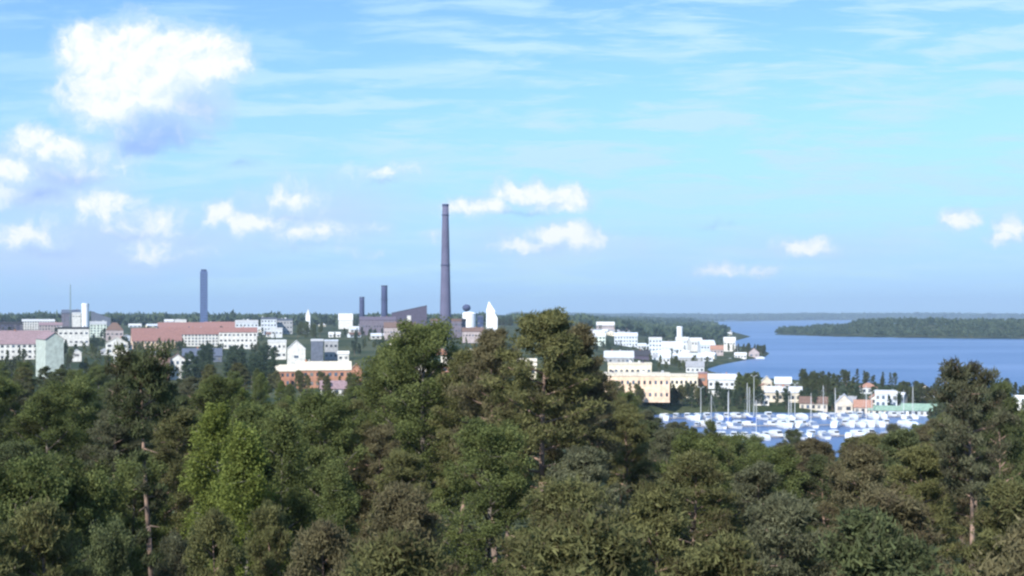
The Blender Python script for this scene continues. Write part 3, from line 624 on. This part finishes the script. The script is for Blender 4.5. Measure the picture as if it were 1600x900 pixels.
for j, (pa, ya, pb_, yb) in enumerate(((1030, 655, 1430, 652), (1080, 668, 1440, 664), (1120, 686, 1440, 680))):
    (xa, da), (xb, db) = flat(pa, ya), flat(pb_, yb)
    Lj = math.hypot(xb - xa, db - da); aj = math.atan2(db - da, xb - xa)
    root = empty('jetty', ((xa + xb) / 2, (da + db) / 2, 0), aj); tag(root, ['long grey wooden jetty along the houses of the marina shore', 'long grey wooden jetty in the middle of the marina', 'long grey wooden jetty of the marina beside the wood'][j], 'jetty')
    m = MB(); m.box(-Lj / 2, Lj / 2, -1.1, 1.1, .55, .8); m.build('deck', WOODJ, root)
    for k in range(int(Lj // 12)):
        m = MB(); m.lathe([(.16, -2.5), (.16, 1.3)], 8, -Lj / 2 + 6 + k * 12, -1.25); m.build('post', WOODJ, root)
    nb_ = 0
    for side in (-1, 1):
        q = 3.0 + 2 * (side > 0)
        while q < Lj - 3:
            if rng.random() < .17: q += 7; continue
            kind = 'sail' if rng.random() < (.18 if j < 2 else .1) else 'motor'; v = int(rng.random() < .3)
            bx = xa + math.cos(aj) * q - math.sin(aj) * side * 6.5; by = da + math.sin(aj) * q + math.cos(aj) * side * 6.5
            yard = 'far' if side > 0 else 'near'
            nb_ += 1
            boat(kind, v, bx, by, aj + (0 if side < 0 else math.pi) + rng.normal(0, .35), None, None, rng.uniform(1.15, 1.6))
            q += 5.2 + rng.random() * 1.4
    # labels by order along the jetty
def label_boats():
    rows = {}
    js = [o for o in COL.objects if o.name.startswith('jetty')]
    for o in list(COL.objects):
        if o.name.split('.')[0] in ('sailboat', 'motorboat') and not o.parent:
            best = min(range(3), key=lambda i: abs(math.hypot(0, (o.location.y - js[i].location.y) - math.tan(js[i].rotation_euler.z) * (o.location.x - js[i].location.x))))
            dy = (o.location.y - js[best].location.y) - math.tan(js[best].rotation_euler.z) * (o.location.x - js[best].location.x)
            rows.setdefault((best, dy > 0), []).append(o)
    for (j, far_), lst in rows.items():
        lst.sort(key=lambda o: o.location.x)
        for i, o in enumerate(lst):
            k = 'sailboat' if o.name.startswith('sail') else 'motorboat'
            tag(o, f"white {k}, {ORD[i]} from the town end, {'lake' if far_ else 'wood'} side of {ROWN[j]}", 'boat', 'boats moored in the marina')
label_boats()
for o in COL.objects:       # blue hulls are not white
    if o.name.startswith('sailboat') and not o.parent and any(c.name.startswith('hull') and c.data == BP[('sail', 1)][0][1] for c in o.children):
        o['label'] = o['label'].replace('white', 'blue hulled', 1)
# boats on the open water near the headland
for i, (px, py, k, lab) in enumerate(((1154, 560.5, 'sail', 'white sailboat moored off the low white boathouse'), (1188, 561, 'motor', 'white motorboat off the pink boathouse tip'), (1140, 563.5, 'motor', 'white motorboat anchored in the little bay'))):
    x, y = flat(px, py); boat(k, 0, x, y, R(80), lab, None, 1.6)

# lamp masts between houses and marina
LM_ = pmat('lamp_post_grey', (.45, .47, .47), .5, .05, 1)
for px, pb_, pt, lab in ((1178, 650, 588, 'tallest pale light mast, in front of the dark shore trees'), (1095, 655, 606, 'pale light mast in front of the cream wing'), (1242, 650, 600, 'pale light mast past the wide beige house'), (1362, 652, 612, 'pale light mast beside the two-storey villa')):
    d = 745.0; x = (px - CX) / F * d; g = gz(x, d) - .3; top = H - (pt - HZ) / F * d - g
    root = empty('light_mast', (x, d, g)); tag(root, lab, 'light mast', 'light masts along the marina quay')
    m = MB(); m.tube((0, 0, 0), (0, 0, top), .27, .15, 10); m.build('pole', LM_, root)
    for s_ in (-1, 1):
        m = MB(); m.tube((0, 0, top - .3), (s_ * 1.5, 0, top + .5), .1, .08); arm = m.build('arm', LM_, root)
        m = MB(); m.box(s_ * 1.5 - .5, s_ * 1.5 + .5, -.35, .35, top + .45, top + .75); m.build('lamp_head', LM_, root)

# ------------------------------------------------------------------ trees
def rot_tris(cen, size, aspect, n, up=None, fold=False):
    """n thin triangles round given centres, random facing"""
    a = rng.normal(size=(n, 3)); 
    if up is not None: a[:, 2] += up
    a /= np.linalg.norm(a, axis=1)[:, None]
    b = rng.normal(size=(n, 3)); b -= (a * b).sum(1)[:, None] * a; b /= np.linalg.norm(b, axis=1)[:, None]
    s = size * rng.uniform(.7, 1.35, n)[:, None]
    v0 = cen - b * s * aspect * .5; v1 = cen + b * s * aspect * .5; v2 = cen + a * s
    return np.stack([v0, v1, v2], 1).reshape(-1, 3)
def make_tree(kind, seed, Ht=15.0, leaf=.2, nclump=170, per=85, low=False):
    """returns (trunk mesh, crown mesh) of a tree of height Ht"""
    global rng
    keep = rng; rng = np.random.default_rng(seed)
    m = MB(); clumps = []
    lean = rng.normal(0, .025, 2)
    if kind == 'pine': cb, rt, spread = .42, .19, 2.6
    elif kind == 'umbrella': cb, rt, spread = .66, .24, 2.5
    elif kind == 'bare': cb, rt, spread = .82, .25, 2.2
    elif kind == 'spruce': cb, rt, spread = .08, .20, 2.3
    elif kind == 'birch': cb, rt, spread = .18, .16, 2.1
    else: cb, rt, spread = .25, .26, 3.2
    pts = [Vector((lean[0] * Ht * t + (.30 if kind == 'bare' else .18) * math.sin(t * 6 + seed), lean[1] * Ht * t + .18 * math.cos(t * 4 + seed), Ht * t)) for t in np.linspace(0, .97, 9)]
    def at(t):
        f = min(t / .97, .9999) * 8; i = int(f); return pts[i].lerp(pts[i + 1], f - i)
    for i in range(8):
        r0 = rt * (1 - .085 * i * 1.25) ; r1 = rt * (1 - .085 * (i + 1) * 1.25)
        m.tube(pts[i] - Vector((0, 0, .03)), pts[i + 1], max(.03, r0), max(.025, r1), 8)
    nl = 12 if low else dict(pine=34, umbrella=24, bare=18, spruce=60, birch=38, round=36)[kind]
    for k in range(nl):
        u = (k + .5) / nl; t = cb + (1 - cb) * u * .97
        az = k * 2.39996 + rng.normal(0, .3)
        if kind == 'pine': prof = (math.sin(math.pi * min(1, u * .78 + .22)) ** .6) * (.75 + .25 * rng.random()); rise = .15 + .35 * u
        elif kind in ('umbrella', 'bare'): prof = (1 - .75 * (u - .45) ** 2 * 2.4) * (.6 + .4 * rng.random()); rise = .10 + .25 * u
        elif kind == 'spruce': prof = (1 - u) ** .85 + .05; rise = -.18 + .3 * u
        elif kind == 'birch': prof = math.sin(math.pi * (u * .8 + .17)) ** .7 * (.65 + .35 * rng.random()); rise = .7
        else: prof = math.sin(math.pi * (u * .72 + .2)) ** .6 * (.8 + .2 * rng.random()); rise = .35 + .5 * u
        Lb = spread * prof; p0 = at(t)
        d = Vector((math.cos(az), math.sin(az), rise)).normalized()
        bend = Vector((0, 0, -.10 if kind in ('spruce', 'birch') else .10)) * Lb
        mid = p0 + d * Lb * .55 + bend * .2; end = p0 + d * Lb + bend
        r_ = .055 * (Lb / 2.5) + .012
        if not low or Lb > 1.5:
            m.tube(p0, mid, r_, r_ * .7, 5); m.tube(mid, end, r_ * .7, .012, 4)
        ns = max(2, int(round(nclump / nl)))
        for s in range(ns):
            f = .35 + .65 * (s + rng.random()) / ns
            q = (p0.lerp(mid, f / .55) if f < .55 else mid.lerp(end, (f - .55) / .45))
            side = Vector((-math.sin(az), math.cos(az), 0)) * rng.normal(0, .30) * Lb * (1.15 - f * .6) + Vector((0, 0, rng.normal(.03, .10) * (1 if kind != 'spruce' else .4)))
            c = q + side
            if not low and rng.random() < .55: m.tube(q, c, .018, .008, 3)
            clumps.append((c, rng.uniform(.75, 1.25)))
    if kind in ('pine', 'round', 'umbrella', 'bare'):
        for k in range(7): clumps.append((at(.97) + Vector((rng.normal(0, .4), rng.normal(0, .4), rng.normal(0, .25))), .9))
    else:
        for k in range(5): clumps.append((at(.93 + .01 * k) + Vector((rng.normal(0, .12), rng.normal(0, .12), .1 * k)), .5))
    if kind == 'bare':          # dead stubs and a few living side sprays down the stem
        for k in range(26):
            t = .25 + .58 * k / 26; az = k * 2.4 + rng.normal(0, .5); Lb = rng.uniform(.15, .75) * (.5 + t); p0 = at(t)
            e_ = p0 + Vector((math.cos(az), math.sin(az), rng.normal(-.05, .2))) * Lb; m.tube(p0, e_, .035, .012, 4)
            if k % 2 and t > .5:
                for q_ in range(4): clumps.append((p0.lerp(e_, .55 + .2 * q_) + Vector(rng.normal(0, .14, 3)), .75))
    C = np.array([tuple(c) for c, _ in clumps]); S = np.array([s for _, s in clumps])
    n = len(C) * per
    ci = np.repeat(np.arange(len(C)), per)
    g_ = rng.normal(size=(n, 3)); g_ /= np.linalg.norm(g_, axis=1)[:, None]
    rr = rng.random(n) ** .45
    rad = dict(pine=(.44, .30), umbrella=(.46, .24), bare=(.42, .22), spruce=(.34, .18), birch=(.42, .42), round=(.55, .42))[kind]
    if low: rad = (rad[0] * 2.0, rad[1] * 2.0)
    cen = C[ci] + g_ * rr[:, None] * np.array([rad[0], rad[0], rad[1]]) * S[ci][:, None]
    if kind == 'birch': cen[:, 2] -= rng.random(n) * .5
    asp = .30 if kind in ('pine', 'umbrella', 'bare', 'spruce') else .75
    V = rot_tris(cen, leaf * (1 if asp > .5 else 1.45), asp, n, up=.6 if asp < .5 else -.1)
    tone = np.clip(.42 + rng.normal(0, .17, len(C))[ci] + rng.normal(0, .12, n), 0, 1)
    cm = npmesh('crown', V, np.arange(3 * n).reshape(-1, 3), tone)
    rng = keep
    return m.mesh('trunk', True), cm
NEAR = {('pine', i): make_tree('pine', 11 + i, 15, .13, 230, 120) for i in range(4)}
NEAR.update({('umbrella', i): make_tree('umbrella', 31 + i, 15, .13, 170, 120) for i in range(2)})
NEAR[('bare', 0)] = make_tree('bare', 37, 15, .13, 90, 110)
NEAR.update({('birch', i): make_tree('birch', 41 + i, 14, .095, 230, 190) for i in range(2)})
NEAR.update({('round', i): make_tree('round', 51 + i, 14, .105, 270, 200) for i in range(3)})
NEAR.update({('spruce', i): make_tree('spruce', 61 + i, 15, .13, 260, 90) for i in range(1)})
FAR_ = {(k, i): make_tree(k, 71 + i * 3 + len(k), 12, .5, 60, 28, True) for k in ('pine', 'round', 'spruce', 'birch') for i in range(2)}
BARKOF = dict(bare=BARK, pine=BARK, umbrella=BARK, spruce=BARKG, birch=BARKW, round=BARKG)
NAMEOF = dict(bare='pine_tree', pine='pine_tree', umbrella='pine_tree', spruce='spruce_tree', birch='birch_tree', round='broadleaf_tree')
def tree(kind, i, x, y, top, mat, wide=1.0, near=True, rz=None, lib=None):
    lib = lib or (NEAR if near else FAR_); nomH = {True: dict(pine=15, umbrella=15, bare=15, birch=14, round=14, spruce=15), False: dict(birch=12, pine=12, round=12, spruce=12)}[near][kind]
    g = gz(x, y) - .15; h = top - g
    s = h / nomH
    root = empty(NAMEOF[kind], (x, y, g), rng.uniform(0, 6.28) if rz is None else rz)
    root.scale = (wide, wide, s)
    tm, cm = lib[(kind, i)]
    a = link('trunk', tm, BARKOF[kind], root); b_ = link('crown', cm, LEAF[mat], root)
    # tree lists: the shared meshes get their first material, the others override it on the object
    return root

ENV = np.array([(0, 550), (50, 544), (100, 580), (160, 555), (230, 556), (262, 590), (300, 588), (325, 565), (360, 560), (405, 566), (430, 592), (470, 606), (520, 618), (560, 590), (600, 552), (680, 530), (740, 545), (780, 505),
                (840, 490), (900, 505), (940, 570), (980, 618), (1020, 645), (1060, 656), (1100, 674), (1160, 674), (1200, 690), (1240, 686), (1290, 682), (1340, 676), (1400, 666), (1440, 655), (1480, 640), (1600, 640)])
def env(px): return float(np.interp(px, ENV[:, 0], ENV[:, 1]))
FOREST = []     # (root, px, top row, colour word, kind word)
CW = dict(dark='dark green', olive='olive', brown='brownish', grey='grey-green', green='mid green', bright='bright yellow-green', far='blue-green')
KW = dict(bare='pine', pine='pine', umbrella='flat-topped pine', spruce='spruce', birch='birch', round='round broadleaf tree')
def put(kind, i, px, d, pt, mat, wide=1.0, label=None):
    x = (px - CX) / F * d; top = H - (pt - HZ) / F * d
    h = top - gz(x, d)
    r_ = tree(kind, i, x, d, top, mat, wide)
    tag(r_, label, 'tree', 'trees of the wooded slope')
    if not label: FOREST.append((r_, px, pt, CW[mat], KW[kind]))
    return r_
# the ones that stand out
put('round', 2, 1240, 330, 676, 'dark', 1.3, 'dark rounded tree standing up in front of the marina boats')
put('round', 1, 1110, 380, 662, 'green', 1.1, 'green tree reaching up before the town end of the marina')
put('pine', 0, 1085, 360, 668, 'dark', 1.1, 'dark pine before the town end of the marina')
put('round', 0, 1395, 350, 668, 'grey', 1.2, 'grey-green tree before the lake end of the marina')
put('round', 1, 205, 60, 735, 'green', .8); put('pine', 3, 262, 66, 700, 'olive', .8); put('pine', 0, 215, 84, 662, 'dark', 1.0)
put('round', 2, 505, 98, 632, 'green', 1.2, 'mid green tree filling the dip below the long brick building')
put('pine', 1, 548, 92, 628, 'olive', 1.1, 'olive pine next to the tree that fills the dip')
put('bare', 0, 232, 50, 556, 'dark', .85, 'tall pine with a long bare pinkish trunk rising among the western trees')
put('umbrella', 1, 1520, 56, 576, 'grey', .85, 'flat-topped pine standing against the lake water, gaps in its crown')
put('pine', 2, 1580, 66, 596, 'dark', .7, 'slim dark pine just behind the flat-topped pine against the lake')
put('pine', 0, 838, 74, 486, 'olive', 1.55, 'highest crown of the wood, broad and round, reaching the horizon')
put('pine', 3, 778, 80, 515, 'brown', 1.15, 'pine shoulder crown on the chimney side of the highest crown')
put('pine', 1, 902, 78, 512, 'brown', 1.15, 'pine shoulder crown on the lake side of the highest crown')
put('round', 0, 668, 92, 520, 'green', 1.45, 'large round green tree just below the tall chimney')
put('round', 1, 606, 96, 556, 'green', 1.25, 'round green tree below the pair of short chimneys')
put('pine', 2, 722, 88, 548, 'olive', 1.2, 'olive pine wedged between the round green tree and the highest crown')
put('birch', 0, 392, 44, 660, 'bright', 1.0, 'brightest yellow-green birch in the middle of the western slope')
put('birch', 1, 340, 58, 628, 'bright', 1.15, 'yellow-green birch behind the brightest birch')
put('birch', 0, 430, 60, 640, 'green', 1.1, 'green birch on the town side of the brightest birch')
def row(d0, d1, step, base, jit, p0=-40, p1=1640, kinds=None, wide=(1, 1.25), skip=()):
    px = p0 + rng.uniform(0, step * .5)
    while px < p1:
        d = rng.uniform(d0, d1); e_ = env(px)
        pt = max(base(px), e_) + rng.uniform(0, jit)
        x = (px - CX) / F * d; top = H - (pt - HZ) / F * d; h = top - gz(x, d)
        if h < 7: top = gz(x, d) + 7.5; pt = HZ + (H - top) * F / d
        ok = not any(a <= px <= b_ for a, b_ in skip) and (pt >= e_ - 2)
        if ok and h < 26:
            u = rng.random()
            if px < 300: mix = [('pine', 'dark', .40), ('round', 'green', .65), ('pine', 'grey', .85), ('pine', 'olive', 1)]
            elif px < 520: mix = [('birch', 'green', .30), ('birch', 'bright', .45), ('round', 'green', .7), ('pine', 'olive', 1)]
            elif px < 1000: mix = [('pine', 'olive', .4), ('pine', 'brown', .65), ('pine', 'grey', .85), ('round', 'green', 1)]
            elif px < 1250: mix = [('round', 'green', .25), ('pine', 'grey', .5), ('pine', 'dark', .65), ('pine', 'olive', 1)]
            else: mix = [('pine', 'brown', .4), ('pine', 'olive', .75), ('pine', 'dark', .88), ('round', 'green', 1)]
            kd, mt = next((a, b_) for a, b_, c in mix if u <= c)
            if d < 35: kd, mt = 'pine', ('olive' if mt in ('green', 'bright') else mt)
            i = int(rng.integers(0, dict(pine=4, round=3, birch=2)[kd]))
            wd = rng.uniform(*wide) * min(1.25, max(.75, h / 15))
            put(kd, i, px, d, pt, mt, wd)
        px += step * rng.uniform(.8, 1.2)
row(24, 30, 235, lambda p: 800, 50, wide=(.85, 1.05), skip=((70, 560),)); put('pine', 3, 520, 31, 818, 'brown', .6); put('pine', 2, 452, 37, 790, 'olive', .5)
put('pine', 1, 75, 30, 792, 'olive', .62); put('pine', 3, 345, 34, 800, 'olive', .5); put('round', 1, 160, 36, 852, 'dark', .42); put('pine', 2, 292, 38, 838, 'grey', .40)
row(36, 44, 185, lambda p: 735, 45, wide=(.95, 1.15), skip=((130, 470), (1480, 1600)))
put('round', 2, 118, 42, 748, 'green', .7)
row(52, 62, 135, lambda p: 675, 45, wide=(1, 1.2), skip=((180, 275), (300, 450), (1470, 1570)))
row(74, 90, 105, lambda p: 628, 40, wide=(1.05, 1.3), skip=((800, 880), (640, 700)))
row(105, 128, 84, lambda p: 600, 35, wide=(1.05, 1.4))
row(150, 180, 66, lambda p: 585, 28, wide=(1.1, 1.45))
row(215, 260, 52, lambda p: 575, 22, wide=(1.1, 1.5))
row(300, 360, 42, lambda p: 568, 16, wide=(1.15, 1.6))
row(410, 470, 38, lambda p: 562, 14, wide=(1.15, 1.6))
LMK = [(20, 'the rose tiled roof'), (110, 'the thin mast'), (230, 'the bare trunked pine'), (318, 'the dark blue tower'), (395, 'the broad white block'), (470, 'the tall white gable end'), (535, 'the long brick building'), (600, 'the pair of short chimneys'), (695, 'the tall chimney'),
       (768, 'the white pointed tower'), (845, 'the highest round crown'), (915, 'the pinkish skyline block'), (990, 'the peach facade'), (1070, 'the harbour halls'), (1125, 'the dark rose stair tower'), (1190, 'the wooded headland'), (1250, 'the wide beige house'),
       (1320, 'the two dark spruces'), (1385, 'the two-storey villa'), (1455, 'the green roofed house'), (1520, 'the flat-topped lakeside pine'), (1590, 'the little white shore house')]
cols_ = {}
for r_ in FOREST: cols_.setdefault(min(LMK, key=lambda q: abs(q[0] - r_[1]))[1], []).append(r_)
for nm, lst in cols_.items():
    lst.sort(key=lambda q: q[2])
    for i, (o, px, pt, cw, kw) in enumerate(lst): o['label'] = f"{cw} {kw}, {ORD[i]} crown down the slope under {nm}"

# town trees, clusters of alike trees between the buildings
def cluster(n, x0, x1, y0, y1, kinds, hts, label, mat='far', dmin=500):
    n = int(n * 1.6)
    for _ in range(n):
        px, py = rng.uniform(x0, x1), rng.uniform(y0, y1); x, y = ray(px, py, dmin)
        if gz(x, y) < .4: continue
        u_ = rng.random(); kd = kinds[int(rng.integers(len(kinds)))] if kinds == ['spruce'] else ('round' if u_ < .22 else 'birch' if u_ < .46 else 'pine' if u_ < .66 else 'spruce'); h = rng.uniform(*hts)
        r_ = tree(kd, int(rng.integers(2)), x, y, gz(x, y) + h, mat, rng.uniform(.8, 1.15) * h / 11, False)
        tag(r_, label, 'tree', label)
cluster(26, -20, 110, 566, 600, ['round', 'pine'], (9, 14), 'small tree before the rose roofed block and the grey-green gable', 'dark')
cluster(26, 104, 262, 556, 606, ['round', 'pine'], (9, 14), 'small tree around the white houses below the thin mast', 'green')
cluster(40, -20, 430, 520, 560, ['round'], (9, 14), 'tree between the apartment blocks of the western hillside', dmin=900)
cluster(10, 125, 215, 530, 548, ['round'], (8, 12), 'small tree round the villa with the dark hipped roof')
cluster(12, 210, 290, 543, 560, ['round', 'pine'], (9, 13), 'small tree before the broad brick-red roof', 'green')
cluster(44, 290, 430, 566, 612, ['round', 'spruce', 'pine'], (13, 18), 'blue-green tree between the slate roofed hall and the long brick building')
cluster(10, 285, 420, 548, 556, ['round'], (8, 11), 'dark tree right under the long white facade', 'dark')
cluster(16, 462, 505, 518, 530, ['round', 'pine'], (13, 20), 'tree in the green clump under the tiny church spire', 'green')
cluster(14, 505, 600, 520, 556, ['round'], (9, 14), 'tree between the light blue-grey block and the short chimneys')
cluster(26, 555, 765, 512, 530, ['round'], (9, 14), 'tree among the works halls at the foot of the tall chimney', 'far', 1200)
cluster(18, 560, 770, 535, 570, ['round'], (9, 13), 'tree between the mauve halls and the round green crown', 'green')
cluster(12, 420, 570, 608, 624, ['round'], (8, 12), 'tree in front of the long brick building', 'olive')
cluster(34, 400, 560, 498, 512, ['round', 'spruce'], (10, 15), 'far tree on the skyline between the lilac block and the short chimneys', dmin=1500)
cluster(30, 140, 400, 499, 508, ['round', 'spruce'], (10, 15), 'far tree on the skyline round the dark blue tower', dmin=1800)
cluster(10, 775, 800, 500, 512, ['pine'], (15, 20), 'dark tree beside the white pointed tower', 'dark', 1200)
cluster(40, 910, 1080, 505, 530, ['round', 'spruce'], (10, 15), 'far tree between the pinkish skyline block and the harbour halls', dmin=1500)
cluster(26, 920, 1100, 536, 560, ['round'], (7, 11), 'small tree among the halls above the cream office block')
cluster(18, 985, 1110, 568, 582, ['round'], (7, 11), 'small tree on the bay side of the cream office block', 'green')
cluster(16, 1075, 1150, 522, 546, ['round'], (8, 12), 'small tree round the white harbour halls')
cluster(22, 1136, 1196, 548, 556, ['round', 'pine'], (9, 14), 'dark tree on the wooded headland', 'dark', 1500)
cluster(26, 1020, 1160, 622, 640, ['round', 'pine'], (8, 12), 'tree along the quay before the garages', 'far', 650)
cluster(20, 955, 1100, 627, 636, ['round'], (8, 12), 'tree standing close before the peach facade and the cream wing', 'olive', 600)
cluster(22, 1400, 1640, 612, 634, ['round'], (8, 13), 'tree along the lake shore past the two-storey villa', 'dark', 650)
cluster(20, 1250, 1400, 598, 612, ['round'], (9, 13), 'tree on the outer lake shore behind the pale gabled house', 'dark', 700)
cluster(10, 1153, 1182, 612, 634, ['round'], (13, 17), 'tall green tree beside the tallest light mast', 'green', 650)
cluster(36, 1180, 1440, 618, 642, ['round', 'pine'], (7, 10), 'tree among the houses between the tallest mast and the two-storey villa', 'far', 650)
cluster(16, 1250, 1300, 606, 622, ['spruce', 'round'], (10, 14), 'tree on the shore behind the beige house with the brown roof', 'dark', 650)
cluster(9, 1398, 1440, 620, 640, ['round', 'spruce'], (10, 13), 'dark tree between the two-storey villa and the green roofed house', 'dark', 650)
cluster(24, 1290, 1470, 645, 652, ['round'], (4, 6), 'low bush-like tree along the quay before the shore houses', 'dark', 600)
cluster(30, 1440, 1640, 625, 660, ['round', 'pine'], (8, 12), 'shore tree behind the flat-topped lakeside pine', 'dark', 500)
def small_houses(n, x0, x1, y0, y1, walls, roofs, label, dmin=700, wid=(9, 20)):
    for _ in range(n):
        px, py = rng.uniform(x0, x1), rng.uniform(y0, y1); x, y = ray(px, py, dmin)
        if gz(x, y) < .8: continue
        k = F / y; W = rng.uniform(*wid) * k; he = rng.uniform(3, 6) * k
        B('house', 'house', label, px - W / 2, px + W / 2, py, py - he, py - he - 3.2 * k, walls[int(rng.integers(len(walls)))], roofs[int(rng.integers(len(roofs)))], ['gable', 'hip', 'front'][int(rng.integers(3))] if W < 16 * k else 'gable', depth=9, rot=rng.normal(0, .25), rows=1 if y > 1500 else None, cols=3, group=label)
WL, RF = ['white', 'greywhite', 'bluewhite', 'cream'], ['white', 'palegrey', 'grey', 'slate', 'bluewhite']
small_houses(22, 905, 1060, 506, 534, WL, RF, 'small pale house in the far quarter behind the long blue-white block', 1500, (14, 34))
small_houses(18, 1000, 1110, 545, 566, WL, RF, 'small pale house between the tall blue-white flats and the bay', 1100, (10, 22))
small_houses(12, 1060, 1140, 516, 530, WL, RF, 'small pale house beyond the harbour halls', 1500, (16, 36))
small_houses(24, -20, 420, 500, 512, WL, RF + ['red'], 'small far house on the skyline side of the red roofs', 2000, (16, 36))
small_houses(14, 410, 600, 506, 530, WL, RF + ['brown'], 'small far house around the green clump below the tiny church spire', 1300, (12, 26))
small_houses(10, 110, 260, 530, 556, WL, ['brown', 'grey', 'rose'], 'small house near the villa with the dark hipped roof', 1000, (9, 16))
small_houses(9, 560, 800, 545, 590, ['cream', 'beige', 'brick'], ['cream', 'brown', 'orange'], 'small house glimpsed between the crowns below the tall chimney', 800, (9, 15))
small_houses(10, 1150, 1470, 612, 640, ['beige', 'white', 'greywhite'], ['grey', 'brown', 'palegrey', 'orange'], 'small house among the shore trees behind the marina', 700, (8, 13))
for px, lab in ((1304, 'dark spruce on the town side of the white sail shape'), (1333, 'dark spruce on the villa side of the pale gabled house')):
    d = 815.0; x = (px - CX) / F * d; r_ = tree('spruce', 0, x, d, H - (586 if px < 1320 else 590) / F * d + HZ / F * d, 'dark', 1.5, False); tag(r_, lab, 'tree', 'two dark spruces by the shore')

# undergrowth on the slope, far woods
def leafmass(name, X, Y, Z, size, mat, up=.4):
    cen = np.stack([X, Y, Z], 1); n = len(X)
    V = rot_tris(cen, size, .8, n, up=up)
    tone = np.clip(.4 + .25 * np.sin(X * .05) * np.cos(Y * .04) + rng.normal(0, .16, n), 0, 1)
    return link(name, npmesh(name, V, np.arange(3 * n).reshape(-1, 3), tone), mat)
n = 90000
a = rng.uniform(-.52, .52, n); r_ = 12 * (170 / 12) ** rng.random(n)
X, Y = r_ * np.sin(a), r_ * np.cos(a); mound = 1.1 * (np.sin(X * .9) * np.cos(Y * .7) + 1) + .2
tag(leafmass('undergrowth', X, Y, ground_h(X, Y) + mound * rng.random(n), .28, LEAF['olive']), 'low green undergrowth on the forest floor between the trunks', kind='stuff')
def wood(name, label, X, Y, hh, cr, mat, per=26, size=2.6):
    n = len(X); k = np.repeat(np.arange(n), per); g_ = rng.normal(size=(n * per, 3)); g_ /= np.linalg.norm(g_, axis=1)[:, None]; g_[:, 2] = np.abs(g_[:, 2])
    gh = ground_h(X, Y); hs = hh * rng.uniform(.65, 1.25, n) * (1 + .30 * np.sin(X * 21 / np.hypot(X, Y) * 9) * np.sin(X * .011 + 2))
    Xc = X[k] + g_[:, 0] * cr; Yc = Y[k] + g_[:, 1] * cr; Zc = gh[k] + hs[k] * (.35 + .65 * g_[:, 2])
    cen = np.stack([Xc, Yc, Zc], 1); V = rot_tris(cen, size, .9, n * per, up=.3)
    tone = np.clip(.45 + rng.normal(0, .18, n)[k] + rng.normal(0, .08, n * per), 0, 1)
    o = link(name, npmesh(name, V, np.arange(3 * n * per).reshape(-1, 3), tone), mat); tag(o, label, kind='stuff'); return o
# wood on the long island
X, Y = rng.uniform(650, 2300, 9000), rng.uniform(2700, 4400, 9000)
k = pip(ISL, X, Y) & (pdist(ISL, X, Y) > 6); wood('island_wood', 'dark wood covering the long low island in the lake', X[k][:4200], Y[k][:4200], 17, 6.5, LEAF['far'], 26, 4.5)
# woods beyond the town
n = 9000; a = rng.uniform(-.44, .17, n); r_ = 2900 * (14000 / 2900) ** rng.random(n); X, Y = r_ * np.sin(a), r_ * np.cos(a)
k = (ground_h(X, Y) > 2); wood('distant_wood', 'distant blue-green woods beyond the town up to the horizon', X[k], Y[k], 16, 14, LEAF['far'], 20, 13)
n = 5000; a = rng.uniform(.0, .46, n); r_ = rng.uniform(15500, 18500, n); X, Y = r_ * np.sin(a), r_ * np.cos(a)
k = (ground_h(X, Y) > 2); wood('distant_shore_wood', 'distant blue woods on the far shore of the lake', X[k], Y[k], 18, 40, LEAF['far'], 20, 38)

# ------------------------------------------------------------------ haze
m = MB(); m.box(-19500, 19500, -19500, 19500, -7.5, 330)
hz = bpy.data.materials.new('haze_air'); hz.use_nodes = True; t = hz.node_tree; t.nodes.clear()
pv = t.nodes.new('ShaderNodeVolumePrincipled'); pv.inputs['Color'].default_value = (.60, .78, 1.0, 1); pv.inputs['Density'].default_value = 5.6e-5; pv.inputs['Anisotropy'].default_value = .1
o = t.nodes.new('ShaderNodeOutputMaterial'); t.links.new(pv.outputs[0], o.inputs['Volume'])
tag(m.build('haze', hz), 'thin blue haze over the town and lake', kind='stuff')
